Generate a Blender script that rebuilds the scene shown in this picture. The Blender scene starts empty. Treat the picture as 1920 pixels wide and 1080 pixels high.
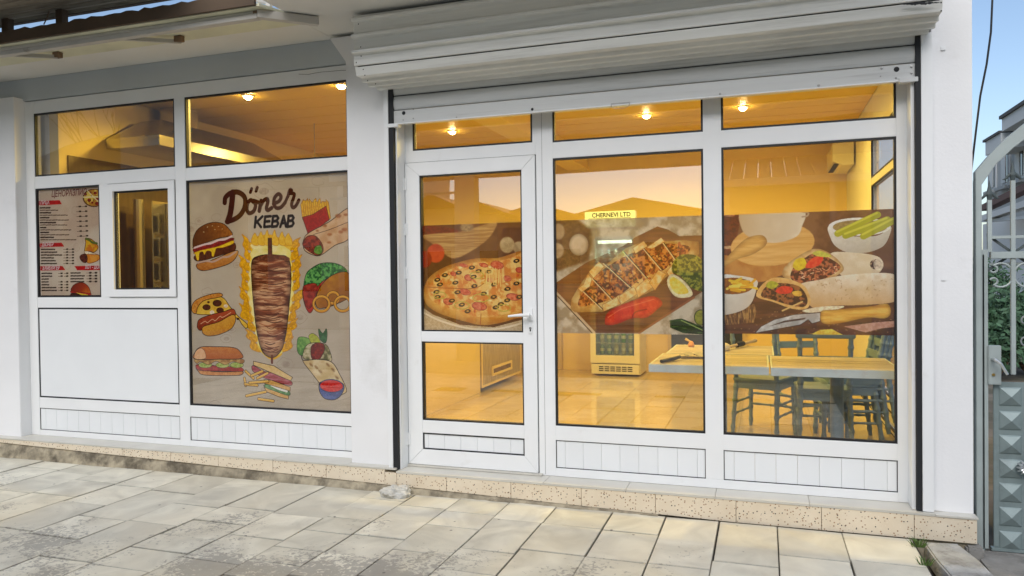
import bpy, bmesh, math, random
import numpy as np
from mathutils import Vector, Matrix
random.seed(7)
rng = np.random.default_rng(5)
S = bpy.context.scene
COL = S.collection
R = math.radians

# ------------------------------------------------------------------ camera
FPX = 1400.0
CP = np.array([0.0, -4.6297, 1.2697])
_y, _p, _r = -0.32460858, -0.01477329, -0.01218578
FW = np.array([math.sin(_y)*math.cos(_p), math.cos(_y)*math.cos(_p), math.sin(_p)])
_R0 = np.array([math.cos(_y), -math.sin(_y), 0.0])
_U0 = np.cross(_R0, FW)
RT = _R0*math.cos(_r) + _U0*math.sin(_r)
UP = -_R0*math.sin(_r) + _U0*math.cos(_r)
cam_d = bpy.data.cameras.new('camera')
cam_d.sensor_width = 36.0
cam_d.lens = FPX/1920*36
cam_d.clip_end = 2000
cam = bpy.data.objects.new('camera', cam_d)
COL.objects.link(cam)
cam.matrix_world = Matrix(((RT[0], UP[0], -FW[0], CP[0]), (RT[1], UP[1], -FW[1], CP[1]), (RT[2], UP[2], -FW[2], CP[2]), (0, 0, 0, 1)))
S.camera = cam

# ------------------------------------------------------------------ sky, sun, exposure
SUN_EL, SUN_AZ = R(40), R(180)          # sun behind the camera, veiled by thin cloud
W = bpy.data.worlds.new('World'); S.world = W; W.use_nodes = True
wn = W.node_tree; wn.nodes.clear()
sky = wn.nodes.new('ShaderNodeTexSky'); sky.sky_type = 'NISHITA'; sky.sun_disc = False
sky.sun_elevation = SUN_EL; sky.sun_rotation = SUN_AZ; sky.air_density = 1.0; sky.dust_density = 1.6; sky.ozone_density = 1.0
bg = wn.nodes.new('ShaderNodeBackground'); bg.inputs[1].default_value = 0.084
wo = wn.nodes.new('ShaderNodeOutputWorld')
wn.links.new(sky.outputs[0], bg.inputs[0]); wn.links.new(bg.outputs[0], wo.inputs[0])
sd = bpy.data.lights.new('sun', 'SUN'); sd.energy = 1.35; sd.angle = R(60); sd.color = (1.0, 0.995, 0.985)
so = bpy.data.objects.new('sun', sd); COL.objects.link(so)
_sd = Vector((math.sin(SUN_AZ)*math.cos(SUN_EL), math.cos(SUN_AZ)*math.cos(SUN_EL), math.sin(SUN_EL)))
so.rotation_euler = _sd.to_track_quat('Z', 'Y').to_euler()
S.view_settings.view_transform = 'Standard'; S.view_settings.look = 'None'
S.view_settings.exposure = 1.08; S.view_settings.gamma = 1; S.view_settings.use_curve_mapping = False
S.render.engine = 'CYCLES'
S.cycles.max_bounces = 10; S.cycles.transparent_max_bounces = 16; S.cycles.diffuse_bounces = 5
S.cycles.sample_clamp_indirect = 6.0
S.cycles.caustics_reflective = False; S.cycles.caustics_refractive = False

# ------------------------------------------------------------------ helpers
def pl(x, y, ax, v):
    """point of the real plane (axis ax = v) seen at photograph position x, y (1920 x 1080)"""
    d = RT*(x-960)/FPX - UP*(y-540)/FPX + FW
    return CP + d*(v-CP[ax])/d[ax]

def srgb(r, g, b):
    o = []
    for c in (r, g, b):
        c = c/255.0
        o.append(c/12.92 if c <= 0.04045 else ((c+0.055)/1.055)**2.4)
    return tuple(o)

def _nn(t, k, **kw):
    n = t.nodes.new(k)
    for a, b in kw.items(): setattr(n, a, b)
    return n

def mat(name, col, rough=0.5, metal=0.0, var=0.06, vs=3.0, bump=0.0, bs=60.0, spec=0.5, dirt=None, ds=2.0, dthr=(0.5, 0.7), randobj=0.0, stretch=None, coat=0.0, coords='Object'):
    m = bpy.data.materials.new(name); m.use_nodes = True; t = m.node_tree
    b = t.nodes['Principled BSDF']; L = t.links
    b.inputs['Roughness'].default_value = rough; b.inputs['Metallic'].default_value = metal
    b.inputs['Specular IOR Level'].default_value = spec; b.inputs['Coat Weight'].default_value = coat
    if coords == 'World':
        g = _nn(t, 'ShaderNodeNewGeometry'); src = g.outputs['Position']
    else:
        g = _nn(t, 'ShaderNodeTexCoord'); src = g.outputs['Object']
    if stretch:
        mp = _nn(t, 'ShaderNodeMapping'); mp.inputs['Scale'].default_value = stretch; L.new(src, mp.inputs[0]); src = mp.outputs[0]
    n = _nn(t, 'ShaderNodeTexNoise'); n.inputs['Scale'].default_value = vs; n.inputs['Detail'].default_value = 6; L.new(src, n.inputs['Vector'])
    mr = _nn(t, 'ShaderNodeMapRange'); mr.inputs['From Min'].default_value = 0.3; mr.inputs['From Max'].default_value = 0.7
    mr.inputs['To Min'].default_value = 1-var; mr.inputs['To Max'].default_value = 1+var; L.new(n.outputs[0], mr.inputs[0])
    v = mr.outputs[0]
    if randobj:
        oi = _nn(t, 'ShaderNodeObjectInfo'); m2 = _nn(t, 'ShaderNodeMapRange')
        m2.inputs['To Min'].default_value = 1-randobj; m2.inputs['To Max'].default_value = 1+randobj; L.new(oi.outputs['Random'], m2.inputs[0])
        mm = _nn(t, 'ShaderNodeMath', operation='MULTIPLY'); L.new(v, mm.inputs[0]); L.new(m2.outputs[0], mm.inputs[1]); v = mm.outputs[0]
    vm = _nn(t, 'ShaderNodeVectorMath', operation='SCALE'); vm.inputs[0].default_value = col[:3]; L.new(v, vm.inputs['Scale'])
    out = vm.outputs[0]
    if dirt:
        n2 = _nn(t, 'ShaderNodeTexNoise'); n2.inputs['Scale'].default_value = ds; n2.inputs['Detail'].default_value = 9; n2.inputs['Roughness'].default_value = 0.65; L.new(src, n2.inputs['Vector'])
        m3 = _nn(t, 'ShaderNodeMapRange'); m3.inputs['From Min'].default_value = dthr[0]; m3.inputs['From Max'].default_value = dthr[1]; L.new(n2.outputs[0], m3.inputs[0])
        mx = _nn(t, 'ShaderNodeMix', data_type='RGBA'); L.new(m3.outputs[0], mx.inputs[0]); L.new(out, mx.inputs[6]); mx.inputs[7].default_value = (*dirt, 1)
        out = mx.outputs[2]
    L.new(out, b.inputs['Base Color'])
    if bump:
        n4 = _nn(t, 'ShaderNodeTexNoise'); n4.inputs['Scale'].default_value = bs; n4.inputs['Detail'].default_value = 5; L.new(src, n4.inputs['Vector'])
        bp = _nn(t, 'ShaderNodeBump'); bp.inputs['Strength'].default_value = bump; bp.inputs['Distance'].default_value = 0.01
        L.new(n4.outputs[0], bp.inputs['Height']); L.new(bp.outputs[0], b.inputs['Normal'])
    return m

def glass_mat(name, ior=3.0, tint=(1, 1, 1)):
    m = bpy.data.materials.new(name); m.use_nodes = True; t = m.node_tree; t.nodes.clear(); L = t.links
    o = _nn(t, 'ShaderNodeOutputMaterial'); mx = _nn(t, 'ShaderNodeMixShader')
    tr = _nn(t, 'ShaderNodeBsdfTransparent'); tr.inputs[0].default_value = (*tint, 1)
    gl = _nn(t, 'ShaderNodeBsdfGlossy'); gl.inputs['Roughness'].default_value = 0.0
    fr = _nn(t, 'ShaderNodeFresnel'); fr.inputs[0].default_value = ior
    ge = _nn(t, 'ShaderNodeNewGeometry'); inv = _nn(t, 'ShaderNodeMath', operation='SUBTRACT'); inv.inputs[0].default_value = 1
    mu = _nn(t, 'ShaderNodeMath', operation='MULTIPLY')
    n = _nn(t, 'ShaderNodeTexNoise'); n.inputs['Scale'].default_value = 1.3; bp = _nn(t, 'ShaderNodeBump'); bp.inputs['Strength'].default_value = 0.02; bp.inputs['Distance'].default_value = 0.02
    L.new(n.outputs[0], bp.inputs['Height']); L.new(bp.outputs[0], gl.inputs['Normal'])
    L.new(ge.outputs['Backfacing'], inv.inputs[1]); L.new(inv.outputs[0], mu.inputs[0]); L.new(fr.outputs[0], mu.inputs[1])
    L.new(mu.outputs[0], mx.inputs[0]); L.new(tr.outputs[0], mx.inputs[1]); L.new(gl.outputs[0], mx.inputs[2]); L.new(mx.outputs[0], o.inputs[0])
    return m

def emis(name, col, s):
    m = bpy.data.materials.new(name); m.use_nodes = True; t = m.node_tree; b = t.nodes['Principled BSDF']
    b.inputs['Base Color'].default_value = (*col, 1); b.inputs['Emission Color'].default_value = (*col, 1); b.inputs['Emission Strength'].default_value = s
    return m

class MB:
    """collects primitives into one mesh"""
    def __init__(s): s.bm = bmesh.new()
    def box(s, x0, x1, y0, y1, z0, z1, M=None):
        v = [s.bm.verts.new((x, y, z)) for x in (x0, x1) for y in (y0, y1) for z in (z0, z1)]
        for f in ((0, 1, 3, 2), (4, 6, 7, 5), (0, 4, 5, 1), (2, 3, 7, 6), (0, 2, 6, 4), (1, 5, 7, 3)): s.bm.faces.new([v[i] for i in f])
        if M is not None:
            for q in v: q.co = M @ q.co
        return s
    def prism(s, pts, ax, a, b):
        """polygon pts (2D, in the two other axes) swept along axis ax from a to b"""
        def P(p, t):
            q = [0, 0, 0]; o = [i for i in range(3) if i != ax]; q[ax] = t; q[o[0]] = p[0]; q[o[1]] = p[1]; return q
        A = [s.bm.verts.new(P(p, a)) for p in pts]; B = [s.bm.verts.new(P(p, b)) for p in pts]; n = len(pts)
        s.bm.faces.new(A); s.bm.faces.new(B[::-1])
        for i in range(n): s.bm.faces.new((A[i], B[i], B[(i+1) % n], A[(i+1) % n]))
        return s
    def tube(s, pts, r, seg=8, r1=None, flat=None):
        pts = [Vector(p) for p in pts]; n = len(pts); rings = []
        for i, p in enumerate(pts):
            d = (pts[min(i+1, n-1)] - pts[max(i-1, 0)]).normalized()
            a = d.orthogonal().normalized() if i == 0 else (pa - d*pa.dot(d)).normalized()
            pa = a; b = d.cross(a)
            if isinstance(r, (list, tuple)): rr = r[i]
            else: rr = r if r1 is None else r + (r1-r)*i/(n-1)
            rings.append([s.bm.verts.new(p + (a*math.cos(t*2*math.pi/seg) + b*math.sin(t*2*math.pi/seg))*rr) for t in range(seg)])
        for i in range(n-1):
            for t in range(seg): s.bm.faces.new((rings[i][t], rings[i][(t+1) % seg], rings[i+1][(t+1) % seg], rings[i+1][t]))
        s.bm.faces.new(rings[0][::-1]); s.bm.faces.new(rings[-1]); return s
    def lathe(s, prof, c=(0, 0, 0), seg=20, axis=2):
        rings = []
        for (r, h) in prof:
            ring = []
            for t in range(seg):
                a = t*2*math.pi/seg; q = [r*math.cos(a), r*math.sin(a), h]
                if axis == 1: q = [q[0], q[2], q[1]]
                if axis == 0: q = [q[2], q[0], q[1]]
                ring.append(s.bm.verts.new(Vector(q)+Vector(c)))
            rings.append(ring)
        for i in range(len(rings)-1):
            for t in range(seg): s.bm.faces.new((rings[i][t], rings[i][(t+1) % seg], rings[i+1][(t+1) % seg], rings[i+1][t]))
        s.bm.faces.new(rings[0][::-1]); s.bm.faces.new(rings[-1]); return s
    def faces(s, vs, fs):
        v = [s.bm.verts.new(p) for p in vs]
        for f in fs: s.bm.faces.new([v[i] for i in f])
        return s
    def build(s, name, m, parent=None, bevel=0.0, smooth=False, seg=2):
        bmesh.ops.recalc_face_normals(s.bm, faces=s.bm.faces)
        if bevel:
            bmesh.ops.bevel(s.bm, geom=[e for e in s.bm.edges if len(e.link_faces) == 2 and e.calc_face_angle() > 0.5], offset=bevel, segments=seg, affect='EDGES', clamp_overlap=True)
        me = bpy.data.meshes.new(name); s.bm.to_mesh(me); s.bm.free()
        if smooth:
            for p in me.polygons: p.use_smooth = True
        me.materials.append(m)
        o = bpy.data.objects.new(name, me); COL.objects.link(o)
        if parent is not None: o.parent = parent
        return o

def tag(o, label=None, cat=None, group=None, kind=None):
    if label: o['label'] = label
    if cat: o['category'] = cat
    if group: o['group'] = group
    if kind: o['kind'] = kind
    return o
def thing(name, label, cat, loc=(0, 0, 0), rz=0.0, group=None):
    o = bpy.data.objects.new(name, None); COL.objects.link(o); o.location = loc; o.rotation_euler = (0, 0, rz)
    o.empty_display_size = 0.1
    return tag(o, label, cat, group)
def B(name, m, parent, x0, x1, y0, y1, z0, z1, bevel=0.0):
    return MB().box(x0, x1, y0, y1, z0, z1).build(name, m, parent, bevel)
def inst(o, parent, loc=None, name=None):
    c = o.copy(); COL.objects.link(c); c.parent = parent
    if loc is not None: c.location = loc
    return c
def copy_tree(o, parent=None):
    c = o.copy(); COL.objects.link(c); c.parent = parent
    for ch in list(o.children): copy_tree(ch, c)
    return c

def text_mesh(name, txt, m, parent, size, M, align='LEFT', extr=0.0, shear=0.0, bold=0.0, sx=1.0):
    cu = bpy.data.curves.new(name, 'FONT'); cu.body = txt; cu.size = size; cu.align_x = align; cu.extrude = extr; cu.shear = shear; cu.offset = bold; cu.resolution_u = 3
    o = bpy.data.objects.new(name, cu); COL.objects.link(o); bpy.context.view_layer.update()
    me = bpy.data.meshes.new_from_object(o.evaluated_get(bpy.context.evaluated_depsgraph_get()))
    bpy.data.objects.remove(o); bpy.data.curves.remove(cu)
    me.transform(M @ Matrix.Diagonal((sx, 1, 1, 1))); me.materials.clear(); me.materials.append(m)
    o = bpy.data.objects.new(name, me); COL.objects.link(o); o.parent = parent
    return o

# ------------------------------------------------------------------ materials
M = {}
M['wall'] = mat('white_render', (0.80, 0.80, 0.80), 0.85, var=0.04, vs=1.6, bump=0.10, bs=70, coords='World', dirt=(0.60, 0.59, 0.56), ds=2.2, dthr=(0.60, 0.95))
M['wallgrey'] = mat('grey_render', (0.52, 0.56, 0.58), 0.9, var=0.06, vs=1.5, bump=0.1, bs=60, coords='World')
M['soffit'] = mat('soffit_paint', (0.74, 0.73, 0.69), 0.9, var=0.07, vs=1.2, bump=0.1, bs=40, coords='World')
M['pvc'] = mat('white_pvc', (0.82, 0.83, 0.83), 0.28, var=0.02, vs=4, spec=0.4, dirt=(0.62, 0.60, 0.56), ds=5, dthr=(0.62, 0.95))
M['pvcpanel'] = mat('white_pvc_panel', (0.80, 0.82, 0.83), 0.3, var=0.015, vs=4, randobj=0.015)
M['gasket'] = mat('black_gasket', (0.012, 0.012, 0.014), 0.5, var=0.1)
M['glass'] = glass_mat('window_glass')
M['sill'] = mat('sill_tile', (0.56, 0.54, 0.48), 0.35, var=0.06, vs=5, randobj=0.04)
M['shutter'] = mat('shutter_aluminium', (0.60, 0.61, 0.60), 0.42, var=0.06, vs=2.0, stretch=(0.5, 1, 12), dirt=(0.33, 0.33, 0.31), ds=3, dthr=(0.55, 0.9))
M['housing'] = mat('housing_aluminium', (0.84, 0.84, 0.80), 0.5, var=0.07, vs=2.0, stretch=(0.5, 1, 12), dirt=(0.50, 0.49, 0.45), ds=3, dthr=(0.5, 0.9))
M['dark'] = mat('black_slot', (0.01, 0.011, 0.013), 0.7)
M['metal'] = mat('screw_metal', (0.35, 0.35, 0.34), 0.4, metal=0.8)
M['slab'] = None
M['cream'] = mat('interior_cream_paint', (0.80, 0.63, 0.30), 0.8, var=0.02)
M['ceil'] = mat('interior_ceiling_paint', (0.72, 0.50, 0.08), 0.5, var=0.02)

def terrazzo():
    m = bpy.data.materials.new('terrazzo_plinth'); m.use_nodes = True; t = m.node_tree; b = t.nodes['Principled BSDF']; L = t.links
    b.inputs['Roughness'].default_value = 0.45
    g = _nn(t, 'ShaderNodeNewGeometry')
    base = (0.70, 0.58, 0.42, 1)
    n = _nn(t, 'ShaderNodeTexNoise'); n.inputs['Scale'].default_value = 9; n.inputs['Detail'].default_value = 6; L.new(g.outputs['Position'], n.inputs['Vector'])
    mx = _nn(t, 'ShaderNodeMix', data_type='RGBA'); mx.inputs[6].default_value = (0.66, 0.55, 0.40, 1); mx.inputs[7].default_value = (0.80, 0.71, 0.56, 1); L.new(n.outputs[0], mx.inputs[0])
    out = mx.outputs[2]
    for sc, thr, c, keep in ((63, 0.26, (0.34, 0.20, 0.11, 1), 0.45), (52, 0.20, (0.05, 0.035, 0.03, 1), 0.66), (95, 0.16, (0.85, 0.78, 0.66, 1), 0.5)):
        v = _nn(t, 'ShaderNodeTexVoronoi'); v.inputs['Scale'].default_value = sc; L.new(g.outputs['Position'], v.inputs['Vector'])
        l = _nn(t, 'ShaderNodeMath', operation='LESS_THAN'); l.inputs[1].default_value = thr; L.new(v.outputs['Distance'], l.inputs[0])
        sp = _nn(t, 'ShaderNodeSeparateColor'); L.new(v.outputs['Color'], sp.inputs[0])
        l2 = _nn(t, 'ShaderNodeMath', operation='GREATER_THAN'); l2.inputs[1].default_value = keep; L.new(sp.outputs[0], l2.inputs[0])
        mu = _nn(t, 'ShaderNodeMath', operation='MULTIPLY'); L.new(l.outputs[0], mu.inputs[0]); L.new(l2.outputs[0], mu.inputs[1])
        x = _nn(t, 'ShaderNodeMix', data_type='RGBA'); L.new(mu.outputs[0], x.inputs[0]); L.new(out, x.inputs[6]); x.inputs[7].default_value = c; out = x.outputs[2]
    L.new(out, b.inputs['Base Color']); return m
M['terrazzo'] = terrazzo()

def slab_material():
    m = bpy.data.materials.new('sandstone_slab'); m.use_nodes = True; t = m.node_tree; b = t.nodes['Principled BSDF']; L = t.links
    g = _nn(t, 'ShaderNodeNewGeometry'); P = g.outputs['Position']; oi = _nn(t, 'ShaderNodeObjectInfo')
    # each slab takes its own cut of the grain
    add = _nn(t, 'ShaderNodeVectorMath', operation='SCALE'); cmb = _nn(t, 'ShaderNodeCombineXYZ'); L.new(oi.outputs['Random'], cmb.inputs[0]); L.new(oi.outputs['Random'], cmb.inputs[2])
    L.new(cmb.outputs[0], add.inputs[0]); add.inputs['Scale'].default_value = 37
    ad = _nn(t, 'ShaderNodeVectorMath', operation='ADD'); L.new(P, ad.inputs[0]); L.new(add.outputs[0], ad.inputs[1])
    n = _nn(t, 'ShaderNodeTexNoise'); n.inputs['Scale'].default_value = 3.2; n.inputs['Detail'].default_value = 7; n.inputs['Distortion'].default_value = 1.2; L.new(ad.outputs[0], n.inputs['Vector'])
    cr = _nn(t, 'ShaderNodeValToRGB'); e = cr.color_ramp.elements
    e[0].position = 0.3; e[0].color = (0.50, 0.475, 0.395, 1); e[1].position = 0.7; e[1].color = (0.76, 0.73, 0.61, 1)
    L.new(n.outputs[0], cr.inputs[0])
    mr = _nn(t, 'ShaderNodeMapRange'); mr.inputs['To Min'].default_value = 0.88; mr.inputs['To Max'].default_value = 1.10; L.new(oi.outputs['Random'], mr.inputs[0])
    sc = _nn(t, 'ShaderNodeVectorMath', operation='SCALE'); L.new(cr.outputs[0], sc.inputs[0]); L.new(mr.outputs[0], sc.inputs['Scale'])
    # ochre bloom near the plinth, moss grey away
    wide = _nn(t, 'ShaderNodeTexNoise'); wide.inputs['Scale'].default_value = 1.1; wide.inputs['Detail'].default_value = 4; L.new(P, wide.inputs['Vector'])
    mo = _nn(t, 'ShaderNodeMapRange'); mo.inputs['From Min'].default_value = 0.42; mo.inputs['From Max'].default_value = 0.72; mo.inputs['To Max'].default_value = 0.6; L.new(wide.outputs[0], mo.inputs[0])
    x1 = _nn(t, 'ShaderNodeMix', data_type='RGBA'); L.new(mo.outputs[0], x1.inputs[0]); L.new(sc.outputs[0], x1.inputs[6]); x1.inputs[7].default_value = (0.68, 0.60, 0.44, 1)
    # dark flaking crust in patches
    big = _nn(t, 'ShaderNodeTexNoise'); big.inputs['Scale'].default_value = 1.6; big.inputs['Detail'].default_value = 3; L.new(P, big.inputs['Vector'])
    fine = _nn(t, 'ShaderNodeTexNoise'); fine.inputs['Scale'].default_value = 34; fine.inputs['Detail'].default_value = 9; fine.inputs['Roughness'].default_value = 0.7; fine.inputs['Distortion'].default_value = 0.8; L.new(P, fine.inputs['Vector'])
    sx = _nn(t, 'ShaderNodeSeparateXYZ'); L.new(P, sx.inputs[0])
    yy = _nn(t, 'ShaderNodeMapRange'); yy.inputs['From Min'].default_value = -0.35; yy.inputs['From Max'].default_value = -1.6; yy.inputs['To Min'].default_value = -0.16; yy.inputs['To Max'].default_value = 0.05; L.new(sx.outputs[1], yy.inputs[0])
    a1 = _nn(t, 'ShaderNodeMath', operation='ADD'); L.new(big.outputs[0], a1.inputs[0]); L.new(fine.outputs[0], a1.inputs[1])
    a2 = _nn(t, 'ShaderNodeMath', operation='ADD'); L.new(a1.outputs[0], a2.inputs[0]); L.new(yy.outputs[0], a2.inputs[1])
    th = _nn(t, 'ShaderNodeMapRange'); th.inputs['From Min'].default_value = 1.075; th.inputs['From Max'].default_value = 1.12; th.inputs['To Max'].default_value = 0.62; L.new(a2.outputs[0], th.inputs[0])
    x2 = _nn(t, 'ShaderNodeMix', data_type='RGBA'); L.new(th.outputs[0], x2.inputs[0]); L.new(x1.outputs[2], x2.inputs[6]); x2.inputs[7].default_value = (0.20, 0.185, 0.165, 1)
    # small black pits
    v = _nn(t, 'ShaderNodeTexVoronoi'); v.inputs['Scale'].default_value = 5.5; L.new(P, v.inputs['Vector'])
    l = _nn(t, 'ShaderNodeMapRange'); l.inputs['From Min'].default_value = 0.055; l.inputs['From Max'].default_value = 0.035; l.inputs['To Max'].default_value = 0.8; L.new(v.outputs['Distance'], l.inputs[0])
    x3 = _nn(t, 'ShaderNodeMix', data_type='RGBA'); L.new(l.outputs[0], x3.inputs[0]); L.new(x2.outputs[2], x3.inputs[6]); x3.inputs[7].default_value = (0.10, 0.09, 0.08, 1)
    # dirt gathered along the edges of each slab
    tc = _nn(t, 'ShaderNodeTexCoord'); sg = _nn(t, 'ShaderNodeSeparateXYZ'); L.new(tc.outputs['Generated'], sg.inputs[0]); ed = []
    for a_ in (0, 1):
        k1 = _nn(t, 'ShaderNodeMath', operation='SUBTRACT'); L.new(sg.outputs[a_], k1.inputs[0]); k1.inputs[1].default_value = 0.5
        k2 = _nn(t, 'ShaderNodeMath', operation='ABSOLUTE'); L.new(k1.outputs[0], k2.inputs[0]); ed.append(k2)
    mxx = _nn(t, 'ShaderNodeMath', operation='MAXIMUM'); L.new(ed[0].outputs[0], mxx.inputs[0]); L.new(ed[1].outputs[0], mxx.inputs[1])
    fs_ = _nn(t, 'ShaderNodeMath', operation='MULTIPLY_ADD'); L.new(fine.outputs[0], fs_.inputs[0]); fs_.inputs[1].default_value = 0.035; L.new(mxx.outputs[0], fs_.inputs[2])
    me_ = _nn(t, 'ShaderNodeMapRange'); me_.inputs['From Min'].default_value = 0.498; me_.inputs['From Max'].default_value = 0.524; me_.inputs['To Max'].default_value = 0.6; L.new(fs_.outputs[0], me_.inputs[0])
    x4 = _nn(t, 'ShaderNodeMix', data_type='RGBA'); L.new(me_.outputs[0], x4.inputs[0]); L.new(x3.outputs[2], x4.inputs[6]); x4.inputs[7].default_value = (0.10, 0.088, 0.07, 1)
    L.new(x4.outputs[2], b.inputs['Base Color'])
    b.inputs['Roughness'].default_value = 0.62
    bp = _nn(t, 'ShaderNodeBump'); bp.inputs['Strength'].default_value = 0.35; bp.inputs['Distance'].default_value = 0.006
    sb = _nn(t, 'ShaderNodeMath', operation='SUBTRACT'); L.new(fine.outputs[0], sb.inputs[0]); L.new(th.outputs[0], sb.inputs[1])
    L.new(sb.outputs[0], bp.inputs['Height']); L.new(bp.outputs[0], b.inputs['Normal'])
    return m
M['slab'] = slab_material()
M['joint'] = mat('joint_earth', (0.030, 0.026, 0.020), 0.95, var=0.4, vs=20, bump=0.6, bs=60)
M['mortar'] = mat('rough_mortar', (0.36, 0.31, 0.22), 0.95, var=0.3, vs=12, bump=0.9, bs=35, dirt=(0.12, 0.10, 0.07), ds=7, dthr=(0.45, 0.65))
M['concrete'] = mat('weathered_concrete', (0.26, 0.25, 0.23), 0.9, var=0.2, vs=7, bump=0.8, bs=45, dirt=(0.10, 0.095, 0.085), ds=5, dthr=(0.5, 0.7))
M['slabconc'] = mat('rough_concrete_slab', (0.42, 0.415, 0.39), 0.9, var=0.25, vs=9, bump=1.0, bs=70, dirt=(0.22, 0.21, 0.19), ds=12, dthr=(0.5, 0.7))
M['asphalt'] = mat('street_asphalt', (0.30, 0.30, 0.28), 0.9, var=0.2, vs=5, bump=0.4, bs=120)
M['yard'] = mat('yard_soil', (0.17, 0.145, 0.115), 0.95, var=0.35, vs=1.4, bump=0.7, bs=12, dirt=(0.08, 0.08, 0.05), ds=1.0, dthr=(0.45, 0.6))

# ================================================================== GROUND
GZ = -0.155
base = MB(); base.faces([(-400, -400, -0.30), (400, -400, -0.30), (400, 400, -0.30), (-400, 400, -0.30)], [(0, 1, 2, 3)])
tag(base.build('ground', M['yard']), kind='structure')
st = MB(); st.box(-60, 60, -15, -5.6, -0.31, -0.26)
tag(st.build('street', M['asphalt']), kind='structure')
yg = MB(); yg.box(1.08, 20, -0.6, 30, -0.31, -0.235)
tag(yg.build('yard_ground', M['yard']), kind='structure')
pv = bpy.data.objects.new('pavement', None); COL.objects.link(pv); tag(pv, kind='structure')
B('bedding', M['joint'], pv, -9, 0.76, -5.55, -0.05, -0.29, GZ-0.028)
B('rear_paving', M['slab'], pv, -9, 0.745, -5.55, -4.25, -0.2, GZ-0.001)
B('kerb', M['concrete'], pv, -9, 1.06, -5.75, -5.56, -0.29, GZ-0.002)
# columns of slabs run square to the facade; the joints were read off the photograph column by column
lines = [0.745, 0.40, 0.065, -0.25, -0.555, -0.87, -1.22, -1.525, -1.86, -2.185, -2.495, -2.86, -3.24, -3.60, -3.98, -4.34, -4.72, -5.08, -5.45, -5.82, -6.2, -6.6, -7.0, -7.4]
known = {1: [-0.60, -1.08], 2: [], 3: [], 4: [-0.93, -1.38], 5: [-0.51, -0.94, -1.36], 6: [-0.51, -0.93], 7: [-0.51, -1.01, -1.30], 8: [-0.46, -0.72, -1.13, -1.49], 9: [-0.42, -0.69, -0.98, -1.27, -1.58], 10: [-0.35, -0.55, -0.76, -1.00, -1.27, -1.47, -1.67],
         11: [-0.79, -1.18, -1.54], 12: [-0.76, -1.03, -1.29, -1.50, -1.75, -1.97], 13: [-0.81, -1.16, -1.74], 14: [-0.60, -1.17], 15: [-0.57, -0.97], 16: [-0.55, -0.88], 17: [-0.40, -0.9], 18: [-0.36, -0.8]}
nsl = 0
for c in range(len(lines)-1):
    x1, x0 = lines[c], lines[c+1]
    ys = [-0.175 if c > 12 else -0.182]
    if x0 < -1.9: ys = [-0.19]
    ks = known.get(c+1, [])
    for k in ks: ys.append(k)
    while ys[-1] > -3.9:
        ys.append(ys[-1] - random.choice((0.33, 0.45, 0.5, 0.62)))
    for i in range(len(ys)-1):
        g = random.uniform(0.0014, 0.0038)
        g2 = random.uniform(0.0015, 0.005); dx = random.uniform(-0.002, 0.002)
        zt = GZ + random.uniform(-0.003, 0.002)
        q = MB(); q.box(x0+g+dx, x1-g+dx, ys[i+1]+g2, ys[i]-g2, GZ-0.045, 0)
        tl = (random.uniform(-1, 1)*0.0035, random.uniform(-1, 1)*0.0025)
        for v in q.bm.verts:
            if v.co.z > -0.01:
                v.co.z = zt + tl[0]*(v.co.x-(x0+x1)/2)/0.33 + tl[1]*(v.co.y-(ys[i]+ys[i+1])/2)/0.4
        for v in q.bm.verts: v.co.x += random.uniform(-0.0012, 0.0012); v.co.y += random.uniform(-0.0015, 0.0015)
        q.build('paving_slab', M['slab'], pv, bevel=0.002, seg=1); nsl += 1

# ================================================================== SHOP BUILDING
SB = thing('shop_building', 'white rendered kebab shop with two white framed glass shopfronts and speckled plinth', 'shop building')
YF = 0.0       # frame plane
YP = -0.095    # pillar faces
zs = 2.78
# walls and pillars
def pillar(x0, x1, z0, z1, m=M['wall'], y1=0.12): return B('pillar', m, SB, x0, x1, YP, y1, z0, z1, 0.004)
pillar(-7.4, -5.825, -0.01, 2.80)
mp = MB(); mp.prism([(-2.715, -0.015), (-2.40, -0.015), (-2.40, 2.94), (-2.84, 2.94), (-2.715, 2.765)], 1, YP, 0.12); mp.build('pillar', M['wall'], SB, 0.003)
pillar(0.862, 1.055, -0.03, 5.2, y1=0.06)
B('wall', M['wall'], SB, 0.99, 1.052, 3.25, 5.6, -0.2, 5.2)           # right flank wall round the side windows
B('wall', M['wall'], SB, 0.992, 1.05, 0.06, 0.3, -0.2, 5.2)
B('wall', M['wall'], SB, 0.991, 1.051, 0.3, 3.25, 2.62, 5.2)
B('wall', M['wall'], SB, -7.4, -5.7, 0.12, 5.6, -0.2, 3.0)
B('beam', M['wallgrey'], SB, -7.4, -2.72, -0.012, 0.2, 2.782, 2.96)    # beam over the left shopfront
B('beam', M['wall'], SB, -2.40, 0.862, -0.05, 0.2, 2.36, 2.96)
B('wall', M['wall'], SB, -2.86, 1.05, -0.04, 0.25, 3.12, 5.2)
B('roof_slab', M['concrete'], SB, -5.9, 1.05, 0.26, 5.64, 2.97, 3.07)
B('soffit', M['soffit'], SB, -7.4, -2.86, -0.36, 0.25, 2.962, 3.08)
B('soffit', M['soffit'], SB, -2.86, 0.86, -0.98, 0.25, 2.964, 3.10)
B('back_wall', M['cream'], SB, -5.7, 1.05, 5.5, 5.65, -0.2, 3.1)
B('room_ceiling', M['ceil'], SB, -5.7, 0.99, 0.2, 5.5, 2.955, 2.958)
for k in range(15):      # ceiling cladding boards, read as faint lines through the fanlights
    y = 0.42 + k*0.35
    B('ceiling_board', M['ceil'], SB, -5.58, 0.985, y-0.172, y+0.172, 2.935, 2.955, 0.004)
B('room_wall', M['cream'], SB, -5.7, -5.6, 0.12, 5.5, -0.05, 2.955)
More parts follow.
